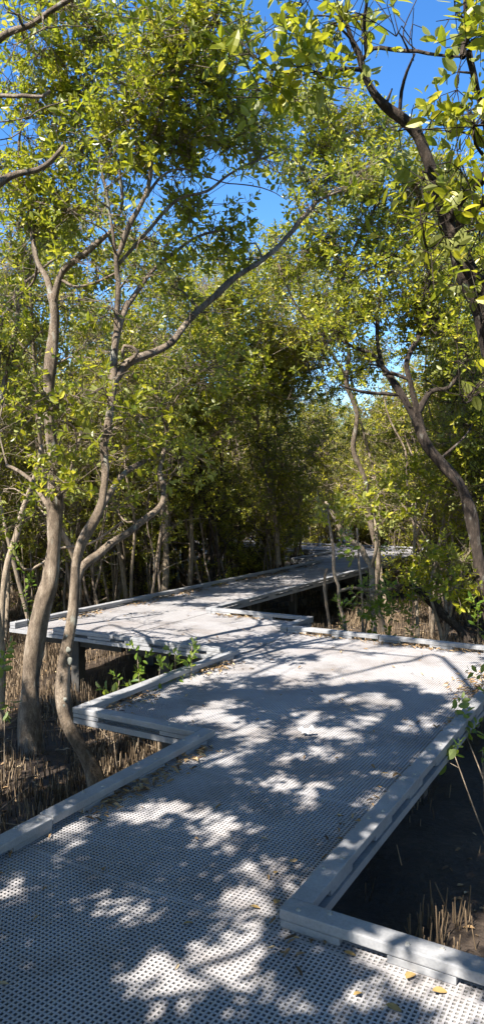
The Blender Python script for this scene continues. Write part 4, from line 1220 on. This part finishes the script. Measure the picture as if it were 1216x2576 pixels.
# ------------------------------------------------------------------ fallen leaves on the deck
def litter():
    r = np.random.default_rng(41)
    pts = []

    def strip(axis, c, a, b, side, n, w=.06):
        t = r.uniform(a, b, n); t = t[np.sin(t * 5.3 + c) + np.sin(t * 2.1) + r.normal(0, .6, len(t)) > -.2]; o = np.abs(r.normal(0, w, len(t))) * side
        pts.append(np.stack([c + o, t] if axis == 'y' else [t, c + o], -1))
    strip('y', -2.585, .8, 4.0, 1, 420); strip('y', -2.655, 1.2, 4.0, 1, 260, .045); strip('y', -3.75, 4.2, 6.2, 1, 160, .045); strip('y', -3.69, 4.2, 6.2, 1, 260, .09); strip('y', -6.84, 7, 15, 1, 1100, .1); strip('x', 2.46, -1.3, .6, -1, 70, .09)
    strip('x', 7.75, -3.8, -1.3, -1, 320, .05); strip('x', 8.42, -5.3, -4.0, -1, 130, .06); strip('y', -1.28, 3, 6.8, -1, 130, .05); strip('y', -1.3, 5.9, 7.2, -1, 220, .12)
    q = r.uniform([-6.9, .8], [-1.2, 9], (260, 2)); pts.append(q[on_deck(q[:, 0], q[:, 1], -.05)])
    q = np.concatenate(pts); q = q[on_deck(q[:, 0], q[:, 1], -.02)]
    n = len(q)
    A = Acc()
    V, Q, _ = leaf_template('mid', .055, .009, .6, .2)
    for k in range(n):
        a = r.uniform(0, 6.28); s = r.uniform(.5, 1.1); c, s_ = math.cos(a), math.sin(a)
        tl = r.normal(0, .35); ct, st = math.cos(tl), math.sin(tl)
        W = (V * s) @ np.array([[1, 0, 0], [0, ct, -st], [0, st, ct]]).T @ np.array([[c, -s_, 0], [s_, c, 0], [0, 0, 1]]).T
        W[:, 2] += .003 - W[:, 2].min() + abs(r.normal(0, .006)); W[:, :2] += q[k]
        A.add(W, Q)
    m = 5200
    d = np.sqrt(r.uniform(2 ** 2, 15 ** 2, m)); az = r.uniform(R(-26), R(26), m); X = d * np.tan(az)
    x, y = X * ca - d * sa, X * sa + d * ca
    k_ = ~on_deck(x, y, .05); x, y = x[k_], y[k_]
    V2, Q2, _ = leaf_template('mid', .06, .013, .5, .2)
    a = r.uniform(0, 6.28, len(x)); sc_ = r.uniform(.6, 1.2, len(x))
    ct, st = np.cos(a), np.sin(a)
    W = np.stack([(V2[None, :, 0] * ct[:, None] - V2[None, :, 1] * st[:, None]) * sc_[:, None] + x[:, None], (V2[None, :, 0] * st[:, None] + V2[None, :, 1] * ct[:, None]) * sc_[:, None] + y[:, None],
                  V2[None, :, 2] * sc_[:, None] + r.normal(0, .2, len(x))[:, None] * V2[None, :, 0] + (gz(x, y) + .012)[:, None]], -1)
    A.add(W.reshape(-1, 3), (Q2[None] + (np.arange(len(x)) * len(V2))[:, None, None]).reshape(-1, 4))
    tag(new_obj('leaf_litter', A.mesh('leaf_litter'), M_litter), kind='stuff')


litter()
BIG = [((792, 2345), .08, 20, 'yellow dead leaf lying against the first spacer block of the right kerb'), ((1020, 2470), .085, 50, 'broad ochre dead leaf at the foot of the right foreground kerb'), ((968, 2535), .07, -20, 'orange dead leaf on the sunlit grating at the bottom right'),
       ((888, 2512), .055, 40, 'brown dead leaf on the grating left of the orange one'), ((863, 2402), .06, -10, 'reddish dead leaf beside the gap in the right kerb'), ((1085, 2500), .075, 10, 'pale tan dead leaf near the bottom right corner'),
       ((461, 2331), .06, 30, 'small yellow leaf alone in the shade on the near walkway'), ((628, 2286), .055, 0, 'tan leaf on the sunny grating left of the kerb corner'), ((690, 2280), .07, 70, 'ochre leaf leaning at the kerb corner'),
       ((655, 2115), .05, 15, 'dark curled leaf on the middle of the near walkway'), ((690, 2204), .05, 75, 'faded brown leaf between sun patches on the near walkway')]
for k, ((x, y), L, a, lab) in enumerate(BIG):
    L *= .78; V, Q, T = leaf_template('near', L, L * .24, .35, .12)
    me = mesh_from('fallen_leaf', V, [Q, T], True)
    o = new_obj('fallen_leaf', me, M_yellow)
    ray = at(x, y, 1.0); ray = ray - [0, 0, H]; t = -H / ray[2]
    o.location = (ray[0] * t, ray[1] * t, .012); o.rotation_euler = (R(8 * (k % 3 - 1)), R(6), R(a + 30))
    tag(o, lab, 'leaf', 'fallen leaves on the grating')

# torn scrap of white paper
me = bpy.data.meshes.new('paper_scrap'); bm = bmesh.new()
bmesh.ops.create_grid(bm, x_segments=7, y_segments=6, size=.5)
rp = np.random.default_rng(9)
for v in bm.verts:
    a = math.atan2(v.co.y, v.co.x); k = 1 + .45 * math.sin(3 * a + 1) + .2 * math.sin(7 * a)
    v.co.x *= .075 * k; v.co.y *= .06 * k
    v.co.z = .012 + abs(rp.normal(0, .016)) + .03 * max(0, math.sin(2 * a + .5))
bmesh.ops.solidify(bm, geom=bm.faces[:], thickness=.0006)
bm.to_mesh(me); bm.free()
o = new_obj('paper_scrap', me, M_paper); ray = at(768, 1850, 1.0) - [0, 0, H]; t = -H / ray[2]; o.location = (ray[0] * t, ray[1] * t, .004)
tag(o, 'crumpled torn scrap of white paper on the middle of the walkway', 'paper scrap')

# ------------------------------------------------------------------ light, sky, camera
sc = bpy.context.scene
w = bpy.data.worlds.new('World'); sc.world = w; w.use_nodes = True
nt = w.node_tree
sky = nt.nodes.new('ShaderNodeTexSky'); sky.sky_type = 'NISHITA'; sky.sun_disc = False
sky.sun_elevation = SUN_EL; sky.sun_rotation = math.pi + SUN_AZ; sky.air_density = 1.0; sky.dust_density = .2; sky.ozone_density = 3.0
bg = nt.nodes['Background']; bg.inputs['Strength'].default_value = .1
hs = nt.nodes.new('ShaderNodeHueSaturation'); hs.inputs['Saturation'].default_value = 1.28; hs.inputs['Hue'].default_value = .505
nt.links.new(sky.outputs[0], hs.inputs['Color']); nt.links.new(hs.outputs[0], bg.inputs[0])
ld = bpy.data.lights.new('sun', 'SUN'); ld.energy = 5.0; ld.angle = R(.53); ld.color = (1, .95, .86)
lo = bpy.data.objects.new('sun', ld); C.objects.link(lo)
lo.rotation_euler = Vector(TOSUN).to_track_quat('Z', 'Y').to_euler()
cam = bpy.data.cameras.new('camera'); cam.sensor_fit = 'VERTICAL'; cam.sensor_height = 24; cam.lens = 2900 / 4096 * 24; cam.clip_end = 1500; cam.clip_start = .05
co = bpy.data.objects.new('camera', cam); C.objects.link(co); co.location = (0, 0, H); co.rotation_euler = (math.pi / 2 - PITCH, 0, YAW)
sc.camera = co
sc.view_settings.view_transform = 'Standard'; sc.view_settings.look = 'None'; sc.view_settings.exposure = 1.62; sc.view_settings.gamma = 1
sc.cycles.max_bounces = 8; sc.cycles.use_denoising = True
